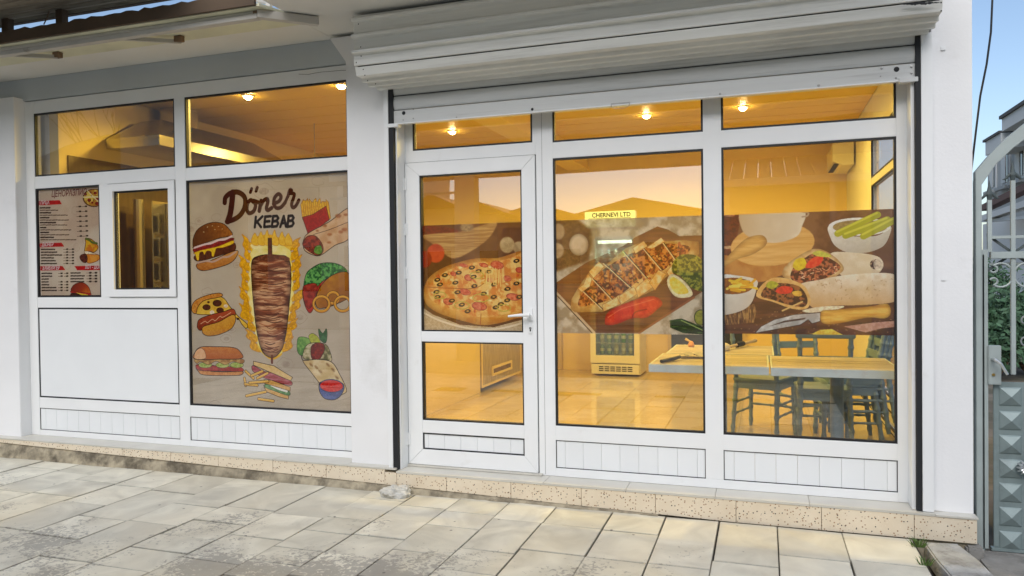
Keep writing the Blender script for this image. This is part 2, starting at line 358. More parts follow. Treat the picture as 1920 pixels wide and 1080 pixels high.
B('ceiling_beam', M['cream'], SB, -2.56, -2.28, 0.25, 5.5, 2.74, 2.934)

# plinth: terrazzo tiles, sill tiles, mortar strip
def zb(x): return -0.160 + 0.0205*max(0.0, -0.2-x)     # lower edge of the tiles climbs to the left
edges = [-7.0, -6.55, -6.1, -5.65]
px = [(231, 840), (320, 850), (410, 860), (512, 870), (612, 883), (722, 890), (744, 890), (837, 900), (958, 910), (1090, 925), (1229, 940), (1380, 955), (1540, 965), (1714, 980)]
edges += [float(pl(a, b, 1, -0.165)[0]) for a, b in px if a not in (231,)] 
edges = [e for e in edges]
edges.insert(4, float(pl(231, 840, 1, -0.165)[0]))
edges.append(1.055)
for i in range(len(edges)-1):
    a, b_ = edges[i], edges[i+1]
    left = b_ < -2.36
    zt = -0.012 if left else -0.032
    q = MB(); q.prism([(a+0.0012, zb(a)), (b_-0.0012, zb(b_)), (b_-0.0012, zt), (a+0.0012, zt)], 1, -0.168-random.uniform(0, 0.002), -0.10)
    q.build('plinth_tile', M['terrazzo'], SB, 0.0015, seg=1)
B('plinth_core', M['mortar'], SB, -7.4, 1.05, -0.150, 0.1, -0.3, -0.040)
sx_ = [-7.2, -6.3, -5.35, -4.6, -3.9, -3.3, -2.715]
for i in range(len(sx_)-1): B('sill_tile', M['sill'], SB, sx_[i]+0.001, sx_[i+1]-0.001, -0.172, 0.05, -0.012, -0.001, 0.001)
sx_ = [-2.335] + [float(pl(a, b, 1, -0.1)[0]) for a, b in ((1024, 900), (1177, 910), (1342, 922), (1517, 945))] + [0.862]
for i in range(len(sx_)-1): B('sill_tile', M['sill'], SB, sx_[i]+0.001, sx_[i+1]-0.001, -0.172, 0.05, -0.032, -0.018, 0.001)
B('sill_tile', M['sill'], SB, 0.863, 1.06, -0.174, -0.096, -0.032, -0.022, 0.001)
B('sill_tile', M['sill'], SB, -2.715, -2.337, -0.172, -0.096, -0.012, -0.002, 0.001)
# broken mortar between plinth and paving on the left
mo = MB(); n = 150
vs = []
for i in range(n+1):
    x = -7.2 + i*(6.6/n); t = (x+7.2)/6.6
    hh = max(0.004, (zb(x) - GZ) * random.uniform(0.55, 0.95))
    vs += [(x, -0.152, zb(x)+0.002), (x, -0.172-random.uniform(0, 0.006), GZ+hh), (x, -0.182-random.uniform(0, 0.016), GZ+hh*0.3), (x, -0.2, GZ-0.015)]
fs = [(4*i+k, 4*i+k+1, 4*i+k+5, 4*i+k+4) for i in range(n) for k in range(3)]
mo.faces(vs, fs); mo.build('mortar_strip', M['mortar'], SB)

B('wall_bracket', M['pvc'], SB, 0.906, 0.930, -0.102, -0.0955, 2.45, 2.475, 0.002); B('wall_bracket', M['pvc'], SB, 0.906, 0.930, -0.099, -0.0955, 1.22, 1.228, 0.002)
ck = MB(); ckp = [pl(a, b, 1, -0.013) for a, b in ((560, 139), (578, 139.5), (590, 137), (603, 135), (618, 134), (632, 132.5), (650, 131.5))]
ck.tube([(float(p[0]), -0.0125, float(p[2])) for p in ckp], 0.0014, 4); ck.build('plaster_crack', M['dark'], SB)
# ---- shop windows
def opening(win, x0, x1, z0, z1, pane=True, name='pane', y=0.014, m=None):
    """black gasket ring and pane in an opening of a frame"""
    g = 0.012; q = MB(); d = 0.0045  # gasket made wider, so its black also stands for the recess shadow
    q.box(x0, x0+g, d, 0.03, z0, z1); q.box(x1-g, x1, d, 0.03, z0, z1); q.box(x0+g, x1-g, d, 0.03, z0, z0+g); q.box(x0+g, x1-g, d, 0.03, z1-g, z1)
    q.build('gasket', M['gasket'], win)
    if pane: B(name, m or M['glass'], win, x0+g, x1-g, y, y+0.006, z0+g, z1-g)
def planks(win, x0, x1, z0, z1, w=0.118, off=0.06):
    q = MB(); g = 0.004
    q.box(x0, x0+g, 0.003, 0.03, z0, z1); q.box(x1-g, x1, 0.003, 0.03, z0, z1); q.box(x0+g, x1-g, 0.003, 0.03, z0, z0+g); q.box(x0+g, x1-g, 0.003, 0.03, z1-g, z1); q.build('gasket', M['gasket'], win)
    xs = [x0+g]; x = x0+off
    while x < x1-0.03: xs.append(x); x += w
    xs.append(x1-g)
    for a, b in zip(xs, xs[1:]): B('plank', M['pvcpanel'], win, a+0.0006, b-0.0006, 0.006, 0.03, z0+g, z1-g, 0.0012)
def bar(win, nm, x0, x1, z0, z1, y0=0.0, y1=0.065): return B(nm, M['pvc'], win, x0, x1, y0, y1, z0, z1, 0.002)

WL = bpy.data.objects.new('shop_window', None); COL.objects.link(WL); WL.parent = SB; WL['label'] = 'left shopfront with menu board, serving hatch and blank white panels'
bar(WL, 'jamb', -5.825, -5.728, -0.001, 2.775); bar(WL, 'jamb', -2.764, -2.716, -0.001, 2.775)
bar(WL, 'head', -5.728, -2.764, 2.672, 2.775)
bar(WL, 'mullion', -4.279, -4.180, -0.001, 2.672)
bar(WL, 'bottom_rail', -5.728, -4.279, -0.001, 0.045); bar(WL, 'bottom_rail', -4.180, -2.764, -0.001, 0.045)
bar(WL, 'rail', -5.728, -4.279, 0.226, 0.315, 0.001); bar(WL, 'rail', -4.180, -2.764, 0.226, 0.315, 0.001)
bar(WL, 'rail', -5.728, -4.279, 1.062, 1.148, 0.001)
bar(WL, 'transom', -5.728, -4.279, 2.050, 2.150, 0.001); bar(WL, 'transom', -4.180, -2.764, 2.037, 2.132, 0.001)
bar(WL, 'mullion', -5.042, -4.952, 1.148, 2.050, 0.001)
opening(WL, -5.728, -4.279, 2.150, 2.672); opening(WL, -4.180, -2.764, 2.132, 2.672)
opening(WL, -5.728, -5.042, 1.148, 2.050); opening(WL, -4.180, -2.764, 0.315, 2.037)
opening(WL, -5.728, -4.279, 0.315, 1.062, name='infill_panel', m=M['pvcpanel'], y=0.006)
planks(WL, -5.728, -4.279, 0.045, 0.226); planks(WL, -4.180, -2.764, 0.045, 0.226)
# serving hatch sash
hx0, hx1, hz0, hz1 = -4.948, -4.283, 1.150, 2.045; fw_ = 0.058
h = MB()
h.prism([(hx0, hz0), (hx0+fw_, hz0+fw_), (hx0+fw_, hz1-fw_), (hx0, hz1)], 1, -0.013, 0.05)
h.prism([(hx1, hz0), (hx1, hz1), (hx1-fw_, hz1-fw_), (hx1-fw_, hz0+fw_)], 1, -0.013, 0.05)
h.prism([(hx0+.0005, hz1), (hx0+fw_, hz1-fw_), (hx1-fw_, hz1-fw_), (hx1-.0005, hz1)], 1, -0.0128, 0.05)
h.prism([(hx0+.0005, hz0), (hx1-.0005, hz0), (hx1-fw_, hz0+fw_), (hx0+fw_, hz0+fw_)], 1, -0.0128, 0.05)
h.build('hatch_sash', M['pvc'], WL)
opening(WL, hx0+fw_, hx1-fw_, hz0+fw_, hz1-fw_, y=0.010)
def ring(nm, par, x0, x1, y0, y1, z0, z1, w, m='gasket'):
    q = MB(); q.box(x0, x0+w, y0, y1, z0, z1); q.box(x1-w, x1, y0, y1, z0, z1); q.box(x0+w, x1-w, y0, y1, z0, z0+w); q.box(x0+w, x1-w, y0, y1, z1-w, z1); return q.build(nm, M[m], par)
ring('gasket', WL, hx0-0.003, hx1+0.003, -0.002, 0.0, hz0-0.003, hz1+0.003, 0.012)

WR = bpy.data.objects.new('shop_window', None); COL.objects.link(WR); WR.parent = SB; WR['label'] = 'right shopfront with glazed door, two tall panes and fanlights'
bar(WR, 'jamb', -2.398, -2.318, -0.017, 2.36); bar(WR, 'jamb', 0.707, 0.79, -0.017, 2.36)
bar(WR, 'mullion', -1.385, -1.273, -0.017, 2.36); bar(WR, 'mullion', -0.337, -0.232, 0.036, 2.36)
B('mullion_groove', M['gasket'], WR, -1.345, -1.3435, -0.0008, 0.0, -0.01, 2.35)
bar(WR, 'bottom_rail', -1.273, 0.707, -0.017, 0.036, -0.001)
for a, b in ((-1.273, -0.337), (-0.232, 0.707)):
    bar(WR, 'rail', a, b, 0.215, 0.309, 0.001); bar(WR, 'transom', a, b, 2.026, 2.128, 0.001)
    opening(WR, a, b, 0.309, 2.026); opening(WR, a, b, 2.128, 2.36); planks(WR, a, b, 0.036, 0.215)
bar(WR, 'head', -2.318, -1.385, 2.058, 2.138, 0.001); opening(WR, -2.262, -1.408, 2.138, 2.36)
B('jamb', M['pvc'], WR, -2.318, -2.262, 0.0015, 0.06, 2.138, 2.36); B('jamb', M['pvc'], WR, -1.408, -1.385, 0.0015, 0.06, 2.138, 2.36)
B('threshold', M['sill'], WR, -2.335, -1.36, -0.03, 0.05, -0.017, -0.004, 0.002)

# ---- door
DR = bpy.data.objects.new('door', None); COL.objects.link(DR); DR.parent = SB; DR['label'] = 'white framed glass shop door with lever handle'
dx0, dx1, dz0, dz1 = -2.314, -1.389, -0.002, 2.054
ix0, ix1, iz0, iz1 = -2.208, -1.480, 0.103, 1.964
yd0, yd1 = -0.016, 0.05
def member(pts, nm='door_frame', y0=yd0): q = MB(); q.prism(pts, 1, y0, yd1); return q.build(nm, M['pvc'], DR, 0.0018)
e = 0.0007
member([(dx0, dz0+e), (ix0, iz0+e), (ix0, iz1-e), (dx0, dz1-e)], 'stile'); member([(dx1, dz0+e), (dx1, dz1-e), (ix1, iz1-e), (ix1, iz0+e)], 'stile')
member([(dx0+e, dz1), (ix0+e, iz1), (ix1-e, iz1), (dx1-e, dz1)], 'top_rail'); member([(dx0+e, dz0), (dx1-e, dz0), (ix1-e, iz0), (ix0+e, iz0)], 'bottom_rail')
ring('door_gap', DR, dx0-0.004, dx1+0.004, 0.001, 0.003, dz0-0.003, dz1+0.004, 0.02)
B('rail', M['pvc'], DR, ix0, ix1, yd0+0.002, yd1, 0.838, 0.908, 0.002)
B('rail', M['pvc'], DR, ix0, ix1, yd0+0.002, yd1, 0.216, 0.302, 0.002)
def dopen(z0, z1, pane=True):
    g = 0.009; q = MB(); y = yd0+0.006
    q.box(ix0, ix0+g, y, 0.03, z0, z1); q.box(ix1-g, ix1, y, 0.03, z0, z1); q.box(ix0+g, ix1-g, y, 0.03, z0, z0+g); q.box(ix0+g, ix1-g, y, 0.03, z1-g, z1); q.build('gasket', M['gasket'], DR)
    if pane: B('pane', M['glass'], DR, ix0+g, ix1-g, 0.004, 0.010, z0+g, z1-g)
dopen(0.908, 1.964); dopen(0.302, 0.838); dopen(0.103, 0.216, False)
xs = [ix0+.007] + [ix0+0.04+0.118*k for k in range(7)] ; xs = [x for x in xs if x < ix1-0.02] + [ix1-0.007]
for a, b in zip(xs, xs[1:]): B('plank', M['pvcpanel'], DR, a+0.0006, b-0.0006, -0.006, 0.03, 0.110, 0.209, 0.001)
hc = pl(994, 592, 1, -0.016)
hm = MB(); hx, hz = float(hc[0])+0.0, float(hc[2])
hm.box(hx-0.018, hx+0.018, -0.026, -0.016, hz-0.03, hz+0.045)
hm.tube([(hx, -0.02, hz+0.005), (hx, -0.062, hz+0.005)], 0.010, 10)
hm.tube([(hx+0.012, -0.064, hz+0.006), (hx-0.05, -0.066, hz+0.006), (hx-0.135, -0.060, hz-0.002)], [0.0115, 0.010, 0.007], 10)
hm.build('handle', M['pvc'], DR, smooth=False)
kc = pl(995, 617, 1, -0.016); kx, kz = float(kc[0]), float(kc[2])
km = MB(); km.box(kx-0.014, kx+0.014, -0.022, -0.016, kz-0.03, kz+0.03); ky = km.build('lock_plate', M['pvc'], DR, 0.002)
MB().lathe([(0.008, -0.026), (0.008, -0.0215)], (kx, 0, kz+0.006), 12, axis=1).build('keyhole', M['metal'], DR)
MB().box(kx-0.004, kx+0.004, -0.0255, -0.0215, kz-0.014, kz+0.004).build('keyhole', M['gasket'], DR)
for py in (345, 430, 512, 823):
    c = pl(762, py, 1, -0.03); z = float(c[2]); hg = MB(); x = -2.322
    hg.tube([(x, -0.028, z-0.045), (x, -0.028, z-0.002)], 0.0085, 10); hg.tube([(x, -0.028, z+0.002), (x, -0.028, z+0.045)], 0.0085, 10)
    hg.box(x-0.004, x+0.02, -0.022, -0.015, z-0.04, z+0.04); hg.build('hinge', M['pvc'], DR)

# ---- side windows of the room (right flank)
WS = bpy.data.objects.new('side_window', None); COL.objects.link(WS); WS.parent = SB; WS['label'] = 'white framed window in the right flank wall'
def sbar(nm, y0, y1, z0, z1, x0=0.975, x1=1.04): return B(nm, M['pvc'], WS, x0, x1, y0, y1, z0, z1, 0.002)
for (a, b) in ((0.3, 0.38), (1.62, 1.74), (3.15, 3.25)): sbar('jamb', a, b, -0.03, 2.62)
for (z0, z1) in ((-0.03, -0.0), (0.14, 0.245), (2.09, 2.16), (2.53, 2.62)):
    for (a, b) in ((0.38, 1.62), (1.74, 3.15)): sbar('rail', a, b, z0, z1, 0.976)
for (z0, z1, gl) in ((0.0, 0.14, 0), (0.245, 2.09, 1), (2.16, 2.53, 1)):
    for (a, b) in ((0.38, 1.62), (1.74, 3.15)):
        q = MB(); g = 0.012
        q.box(0.972, 0.99, a, a+g, z0, z1); q.box(0.972, 0.99, b-g, b, z0, z1); q.box(0.972, 0.99, a+g, b-g, z0, z0+g); q.box(0.972, 0.99, a+g, b-g, z1-g, z1); q.build('gasket', M['gasket'], WS)
        B('pane' if gl else 'infill_panel', M['glass'] if gl else M['pvcpanel'], WS, 0.995, 1.001, a+g, b-g, z0+g, z1-g)

# ---- floor
def floor_mat():
    m = mat('polished_floor_tile', (0.62, 0.50, 0.30), 0.07, var=0.08, vs=1.3, randobj=0.05)
    return m
M['floor'] = floor_mat()
B('room_floor', M['joint'], SB, -5.6, 0.985, 0.07, 5.5, -0.06, -0.036)
for i in range(11):
    for j in range(9):
        x0 = -5.6 + i*0.6; y0 = 0.1 + j*0.6
        B('floor_tile', M['floor'], SB, x0+0.0012, min(x0+0.6, 0.97)-0.0012, y0+0.0012, min(y0+0.6, 5.49)-0.0012, -0.036, -0.030)
B('skirting', M['cream'], SB, -5.59, 0.97, 5.485, 5.498, -0.03, 0.05)
M['darkroom'] = mat('dark_opening', (0.02, 0.022, 0.022), 0.6)
M['tan'] = mat('door_frame_wood', (0.62, 0.48, 0.30), 0.5)
# back door with dark glass, seen through the door pane, and a black hatch by the fridge
a = pl(931, 425, 1, 5.46); b = pl(995, 700, 1, 5.46)
B('back_door', M['tan'], SB, float(a[0]), float(a[0])+0.95, 5.45, 5.484, -0.03, 2.06, 0.003)
B('back_door_glass', M['darkroom'], SB, float(a[0])+0.09, float(a[0])+0.86, 5.44, 5.449, 1.0, 1.97)
a = pl(1252, 618, 1, 5.46); b = pl(1330, 705, 1, 5.46)
B('hatch_frame', M['tan'], SB, float(a[0]), float(a[0])+1.0, 5.45, 5.484, -0.03, 1.35, 0.003)
B('hatch_opening', M['darkroom'], SB, float(a[0])+0.05, float(a[0])+0.95, 5.43, 5.449, 0.12, 1.30)

exec_parts = []
# ================================================================== PRINTED FILMS (flat print on the glass)
def noise2(h, w, sx, sy, seed, octaves=4):
    """value noise, feature size sx, sy pixels"""
    r = np.random.default_rng(seed); out = np.zeros((h, w), np.float32); amp = 1.0; tot = 0
    for o in range(octaves):
        fx, fy = max(sx/2**o, 1.5), max(sy/2**o, 1.5)
        gh, gw = int(h/fy)+3, int(w/fx)+3
        g = r.random((gh, gw)).astype(np.float32)
        yy = np.arange(h)/fy; xx = np.arange(w)/fx
        y0 = yy.astype(int); x0 = xx.astype(int); fy_ = yy-y0; fx_ = xx-x0
        fy_ = fy_*fy_*(3-2*fy_); fx_ = fx_*fx_*(3-2*fx_)
        a = g[y0][:, x0]; b = g[y0][:, x0+1]; c = g[y0+1][:, x0]; d = g[y0+1][:, x0+1]
        out += amp*((a*(1-fx_)+b*fx_)*(1-fy_)[:, None] + (c*(1-fx_)+d*fx_)*fy_[:, None]); tot += amp; amp *= 0.55
    return out/tot

class Panel:
    """a print in the plane of the glass; shapes are given in photograph positions and carried onto the plane"""
    K = 640.0
    def __init__(s, x0, x1, z0, z1, y, base, seed=1):
        s.x0, s.x1, s.z0, s.z1, s.y = x0, x1, z0, z1, y
        s.w = int((x1-x0)*s.K); s.h = int((z1-z0)*s.K)
        s.im = np.ones((s.h, s.w, 3), np.float32)*np.array(base, np.float32); s.seed = seed
        s.aff = (0, 0, 1.0)
    def crop(s, ox, oy, sc): s.aff = (ox, oy, sc)
    def T(s, pts):
        ox, oy, sc = s.aff; o = []
        for (x, y) in pts:
            q = pl(ox+x/sc, oy+y/sc, 1, s.y); o.append(((q[0]-s.x0)*s.K, (q[2]-s.z0)*s.K))
        return np.array(o, np.float64)
    @staticmethod
    def smooth(P, k=5):
        n = len(P); o = []
        for i in range(n):
            a, b, c, d = P[(i-1) % n], P[i], P[(i+1) % n], P[(i+2) % n]
            for t in np.arange(k)/k:
                o.append(0.5*((2*b)+(-a+c)*t+(2*a-5*b+4*c-d)*t*t+(-a+3*b-3*c+d)*t**3))
        return np.array(o)
    def mask(s, P, pad=4):
        xa, ya = np.floor(P.min(0)).astype(int)-pad; xb, yb = np.ceil(P.max(0)).astype(int)+pad
        xa, ya = max(xa, 0), max(ya, 0); xb, yb = min(xb, s.w), min(yb, s.h)
        if xb <= xa or yb <= ya: return None
        X, Y = np.meshgrid(np.arange(xa, xb)+0.5, np.arange(ya, yb)+0.5); inside = np.zeros(X.shape, bool); n = len(P)
        for i in range(n):
            x1, y1 = P[i]; x2, y2 = P[(i+1) % n]
            if y1 == y2: continue
            c = ((y1 > Y) != (y2 > Y)) & (X < (x2-x1)*(Y-y1)/(y2-y1)+x1); inside ^= c
        return xa, ya, xb, yb, inside.astype(np.float32)
    @staticmethod
    def blur(m, r):
        r = int(r)
        if r < 1: return m
        for _ in range(2):
            for ax in (0, 1):
                p = np.pad(m, [(r, r) if a == ax else (0, 0) for a in (0, 1)], mode='edge'); c = np.cumsum(p, axis=ax)
                z = np.zeros_like(np.take(c, [0], axis=ax)); c = np.concatenate([z, c], axis=ax); n = m.shape[ax]
                m = (np.take(c, range(2*r+1, 2*r+1+n), axis=ax) - np.take(c, range(0, n), axis=ax))/(2*r+1)
        return m
    def fillmask(s, mk, col, col2=None, ns=8, nv=0.10, nsy=None, alpha=1.0, grad=None, gcol=None, contrast=1.0, mode=None):
        xa, ya, xb, yb, m = mk; s.seed += 1
        N = noise2(yb-ya, xb-xa, ns, nsy or ns, s.seed)
        N = np.clip((N-0.5)*3.0*contrast+0.5, 0, 1)
        c = np.array(col, np.float32)
        if col2 is not None: C = c*(1-N[..., None])+np.array(col2, np.float32)*N[..., None]
        else: C = c*(1+nv*(N[..., None]-0.5)*2)
        if grad is not None:
            X, Y = np.meshgrid(np.linspace(-1, 1, xb-xa), np.linspace(-1, 1, yb-ya)); t = np.clip(0.5+0.5*(X*grad[0]+Y*grad[1]), 0, 1)[..., None]
            C = C*(1-t)+np.array(gcol, np.float32)*t
        m = (m*alpha)[..., None]; s.im[ya:yb, xa:xb] = s.im[ya:yb, xa:xb]*(1-m)+C*m
    def poly(s, pts, col, col2=None, sm=True, blur=0, outline=None, ow=2.0, shade=0.0, **kw):
        P = s.T(pts)
        if sm: P = s.smooth(P)
        mk = s.mask(P, pad=4+3*int(blur))
        if mk is None: return
        xa, ya, xb, yb, m = mk
        if shade:
            # rounded form of the painted food: a darker rim
            e = s.blur(m, max(2, int(0.10*min(xb-xa, yb-ya)))); 
        if blur: m = s.blur(m, blur)
        s.fillmask((xa, ya, xb, yb, m), col, col2, **kw)
        if shade:
            k = (np.clip((0.98-e)*1.6, 0, 1)*shade*m)[..., None]; s.im[ya:yb, xa:xb] *= (1-k)
        if outline is not None: s.stroke(P, ow, outline, closed=True, canvas=True)
    def ell(s, cx, cy, rx, ry, col, col2=None, rot=0.0, **kw):
        a = np.linspace(0, 2*math.pi, 28, endpoint=False); c, d = math.cos(rot), math.sin(rot)
        s.poly([(cx+rx*math.cos(t)*c-ry*math.sin(t)*d, cy+rx*math.cos(t)*d+ry*math.sin(t)*c) for t in a], col, col2, sm=False, **kw)
    def stroke(s, pts, w, col, closed=False, canvas=False, sm=False, alpha=1.0, blur=0):
        P = np.array(pts, float) if canvas else s.T(pts)
        if sm and not closed and len(P) > 2:
            Q = np.vstack([P[:1], P, P[-1:]]); o = []
            for i in range(len(P)-1):
                a, b, c, d = Q[i], Q[i+1], Q[i+2], Q[i+3]
                for t in np.arange(6)/6: o.append(0.5*((2*b)+(-a+c)*t+(2*a-5*b+4*c-d)*t*t+(-a+3*b-3*c+d)*t**3))
            o.append(P[-1]); P = np.array(o)
        pad = int(w)+3; xa, ya = np.floor(P.min(0)).astype(int)-pad; xb, yb = np.ceil(P.max(0)).astype(int)+pad
        xa, ya = max(xa, 0), max(ya, 0); xb, yb = min(xb, s.w), min(yb, s.h)
        if xb <= xa or yb <= ya: return
        X, Y = np.meshgrid(np.arange(xa, xb)+0.5, np.arange(ya, yb)+0.5); D = np.full(X.shape, 1e9); n = len(P)
        for i in range(n if closed else n-1):
            a = P[i]; b = P[(i+1) % n]; d = b-a; L = (d*d).sum()+1e-9
            t = np.clip(((X-a[0])*d[0]+(Y-a[1])*d[1])/L, 0, 1); D = np.minimum(D, np.hypot(X-a[0]-t*d[0], Y-a[1]-t*d[1]))
        m = np.clip(w/2-D+0.5, 0, 1).astype(np.float32)
        if blur: m = s.blur(m, blur)
        m = (m*alpha)[..., None]
        s.im[ya:yb, xa:xb] = s.im[ya:yb, xa:xb]*(1-m)+np.array(col, np.float32)*m
    def finish(s, name, label, cat, alpha=0.82, gain=1.0, group=None, dy=0.022):
        im = np.clip(s.im*gain, 0, 255)/255.0; im = np.clip(im + 0.28*(im-0.5)*(1-np.abs(2*im-1)), 0, 1); gm = im.mean(2, keepdims=True); im = np.clip(gm+(im-gm)*1.10, 0, 1)
        I = bpy.data.images.new(name+'_print', s.w, s.h); a = np.ones((s.h, s.w, 4), np.float32); a[..., :3] = im
        I.pixels.foreach_set(a.ravel()); I.update(); I.pack()
        m = bpy.data.materials.new(name+'_print'); m.use_nodes = True; t = m.node_tree; t.nodes.clear(); L = t.links
        o = _nn(t, 'ShaderNodeOutputMaterial'); uv = _nn(t, 'ShaderNodeTexCoord'); ti = _nn(t, 'ShaderNodeTexImage'); ti.image = I; ti.extension = 'EXTEND'
        L.new(uv.outputs['UV'], ti.inputs[0]); d = _nn(t, 'ShaderNodeBsdfDiffuse'); tl = _nn(t, 'ShaderNodeBsdfTranslucent'); tr = _nn(t, 'ShaderNodeBsdfTransparent')
        L.new(ti.outputs[0], d.inputs[0]); L.new(ti.outputs[0], tl.inputs[0]); m1 = _nn(t, 'ShaderNodeMixShader'); m1.inputs[0].default_value = 0.12
        L.new(d.outputs[0], m1.inputs[1]); L.new(tl.outputs[0], m1.inputs[2]); m2 = _nn(t, 'ShaderNodeMixShader'); m2.inputs[0].default_value = alpha
        L.new(tr.outputs[0], m2.inputs[1]); L.new(m1.outputs[0], m2.inputs[2]); L.new(m2.outputs[0], o.inputs[0])
        me = bpy.data.meshes.new(name); y = dy
        me.from_pydata([(s.x0, y, s.z0), (s.x1, y, s.z0), (s.x1, y, s.z1), (s.x0, y, s.z1)], [], [(0, 1, 2, 3)])
        u = me.uv_layers.new(); 
        for i, c in enumerate(((0, 0), (1, 0), (1, 1), (0, 1))): u.data[i].uv = c
        me.materials.append(m); ob = bpy.data.objects.new(name, me); COL.objects.link(ob)
        return tag(ob, label, cat, group)
OUT = (45, 28, 20)

# ---------------- döner window
D = Panel(-4.173, -2.771, 0.322, 2.030, 0.02, (176, 162, 150), 11)
D.fillmask((0, 0, D.w, D.h, np.ones((D.h, D.w), np.float32)), (176, 166, 152), (190, 180, 166), ns=200)
D.crop(340, 530, 4.154)
for k in range(34):      # faint line drawings behind the motifs
    x = random.uniform(20, 1300); y = random.uniform(-900, 1000); r_ = random.uniform(25, 80)
    pts = [(x+r_*math.cos(t)*random.uniform(.8, 1.1), y+r_*0.8*math.sin(t)*random.uniform(.8, 1.1)) for t in np.linspace(0, 6.0, 12)]
    D.stroke(pts, 2.0, (140, 126, 116), sm=True, alpha=0.5)
    if k % 2: D.ell(x, y, r_*0.5, r_*0.35, (158, 144, 134), alpha=0.5)
D.crop(340, 310, 4.321)
# flames
r9 = random.Random(12)
def hw(y):      # half width of the fire at height y
    t = (y-560)/980; return 196*(0.78+0.22*math.sin(min(1, t*1.7)*math.pi/2))*(1-0.52*max(0, t-0.5)/0.5)
def tongues(ys, amp, col, out, w0):
    for k, y in enumerate(ys):
        for sg in (-1, 1):
            w = hw(y)+w0; a = amp*r9.uniform(.6, 1.25); h1 = r9.uniform(60, 110); x = 722
            D.poly([(x+sg*(w-34), y+42), (x+sg*(w+a*.45), y+30), (x+sg*(w+a*.95), y-2), (x+sg*(w+a*.80), y-h1*.55), (x+sg*(w+a*1.05), y-h1), (x+sg*(w+a*.35), y-h1*.62), (x+sg*(w+a*.10), y-h1*.30), (x+sg*(w-34), y-20)], col, outline=out, ow=1.5)
tongues(range(650, 1530, 82), 74, (214, 160, 42), (170, 112, 34), 0)
D.poly([(722-hw(y)+8, y) for y in range(590, 1540, 50)]+[(722, 1575)]+[(722+hw(y)-8, y) for y in range(1540, 590, -50)]+[(722, 560)], (220, 170, 50), (234, 196, 80), ns=50)
D.poly([(722-hw(y)+(22 if k % 2 else 6), y) for k, y in enumerate(range(640, 1520, 40))]+[(722, 1545)]+[(722+hw(y)-(22 if k % 2 else 6), y) for k, y in enumerate(range(1520, 640, -40))]+[(722, 600)], (236, 220, 130), (244, 232, 170), ns=40)
for x in (600, 650, 700, 760, 820, 870):
    D.poly([(x-26, 640), (x-30, 590), (x-6, 515+abs(x-730)*0.25), (x+8, 570), (x+28, 610), (x+20, 650)], (222, 172, 50), (232, 190, 80), outline=(180, 120, 30), ow=1.5)
D.poly([(701, 590), (731, 590), (734, 735), (701, 735)], (110, 62, 30), (80, 42, 20), sm=False, outline=OUT, ow=2)
cone = [(572, 770), (620, 735), (700, 722), (790, 728), (850, 738), (880, 790), (888, 900), (884, 1010), (874, 1120), (862, 1250), (845, 1370), (818, 1480), (775, 1540), (735, 1558), (690, 1545), (650, 1500), (620, 1400), (600, 1280), (585, 1150), (572, 1000), (565, 880)]
D.poly(cone, (116, 70, 46), (206, 166, 134), ns=80, nsy=15, contrast=1.4, shade=0.5, outline=OUT, ow=2.5)
r7 = random.Random(9)
for k in range(46):
    y = 770+k*16.5+r7.uniform(-6, 6); t = (y-770)/780; hw = 150*(1-0.5*max(0, t-0.45)/0.55); x0 = 728-hw*r7.uniform(.3, .95); x1 = 728+hw*r7.uniform(.3, .95)
    D.stroke([(x0, y), ((x0+x1)/2, y+r7.uniform(8, 22)), (x1, y+r7.uniform(-8, 8))], r7.uniform(2, 5), r7.choice([(70, 38, 26), (98, 58, 42), (222, 190, 162), (156, 100, 66), (132, 78, 50)]), sm=True, alpha=0.8)
D.poly([(700, 722), (850, 738), (870, 770), (760, 760), (640, 770), (600, 760)], (96, 58, 38), (130, 86, 60), ns=10)
D.stroke([(733, 1545), (733, 1600)], 12, (110, 62, 40))
# burger
D.poly([(92, 655), (95, 590), (135, 515), (230, 466), (330, 470), (390, 520), (408, 568), (300, 592), (180, 635), (100, 668)], (168, 118, 56), (140, 92, 40), grad=(-0.9, -0.2), gcol=(88, 52, 30), outline=OUT, ow=3)
for x, y in ((210, 500), (250, 490), (300, 495), (270, 520), (330, 515), (180, 540)): D.ell(x, y, 5, 3, (222, 196, 140))
D.poly([(98, 700), (106, 672), (260, 625), (408, 588), (412, 612), (280, 665), (120, 705)], (150, 48, 52), (110, 30, 36), ns=8, outline=OUT, ow=1.5)
D.stroke([(104, 668), (190, 640), (240, 632), (300, 606), (350, 600), (406, 574)], 9, (226, 200, 204), sm=True)
D.poly([(105, 735), (200, 690), (320, 665), (425, 628), (432, 690), (330, 725), (200, 765), (120, 775)], (76, 40, 28), (104, 60, 40), ns=7, outline=OUT, ow=2)
D.poly([(98, 712), (150, 690), (300, 655), (412, 610), (416, 636), (330, 668), (285, 672), (272, 700), (262, 736), (246, 735), (240, 700), (205, 695), (185, 725), (172, 700), (146, 712), (140, 766), (124, 764), (112, 722)], (232, 200, 66), (216, 176, 50), outline=(140, 90, 20), ow=2)
D.poly([(125, 800), (240, 770), (440, 690), (446, 738), (380, 800), (210, 850), (140, 845)], (178, 124, 68), (150, 98, 50), grad=(0, 1), gcol=(196, 146, 90), outline=OUT, ow=3)
D.stroke([(130, 790), (200, 775), (260, 780), (330, 745), (380, 740), (440, 700)], 9, (186, 160, 150), sm=True)
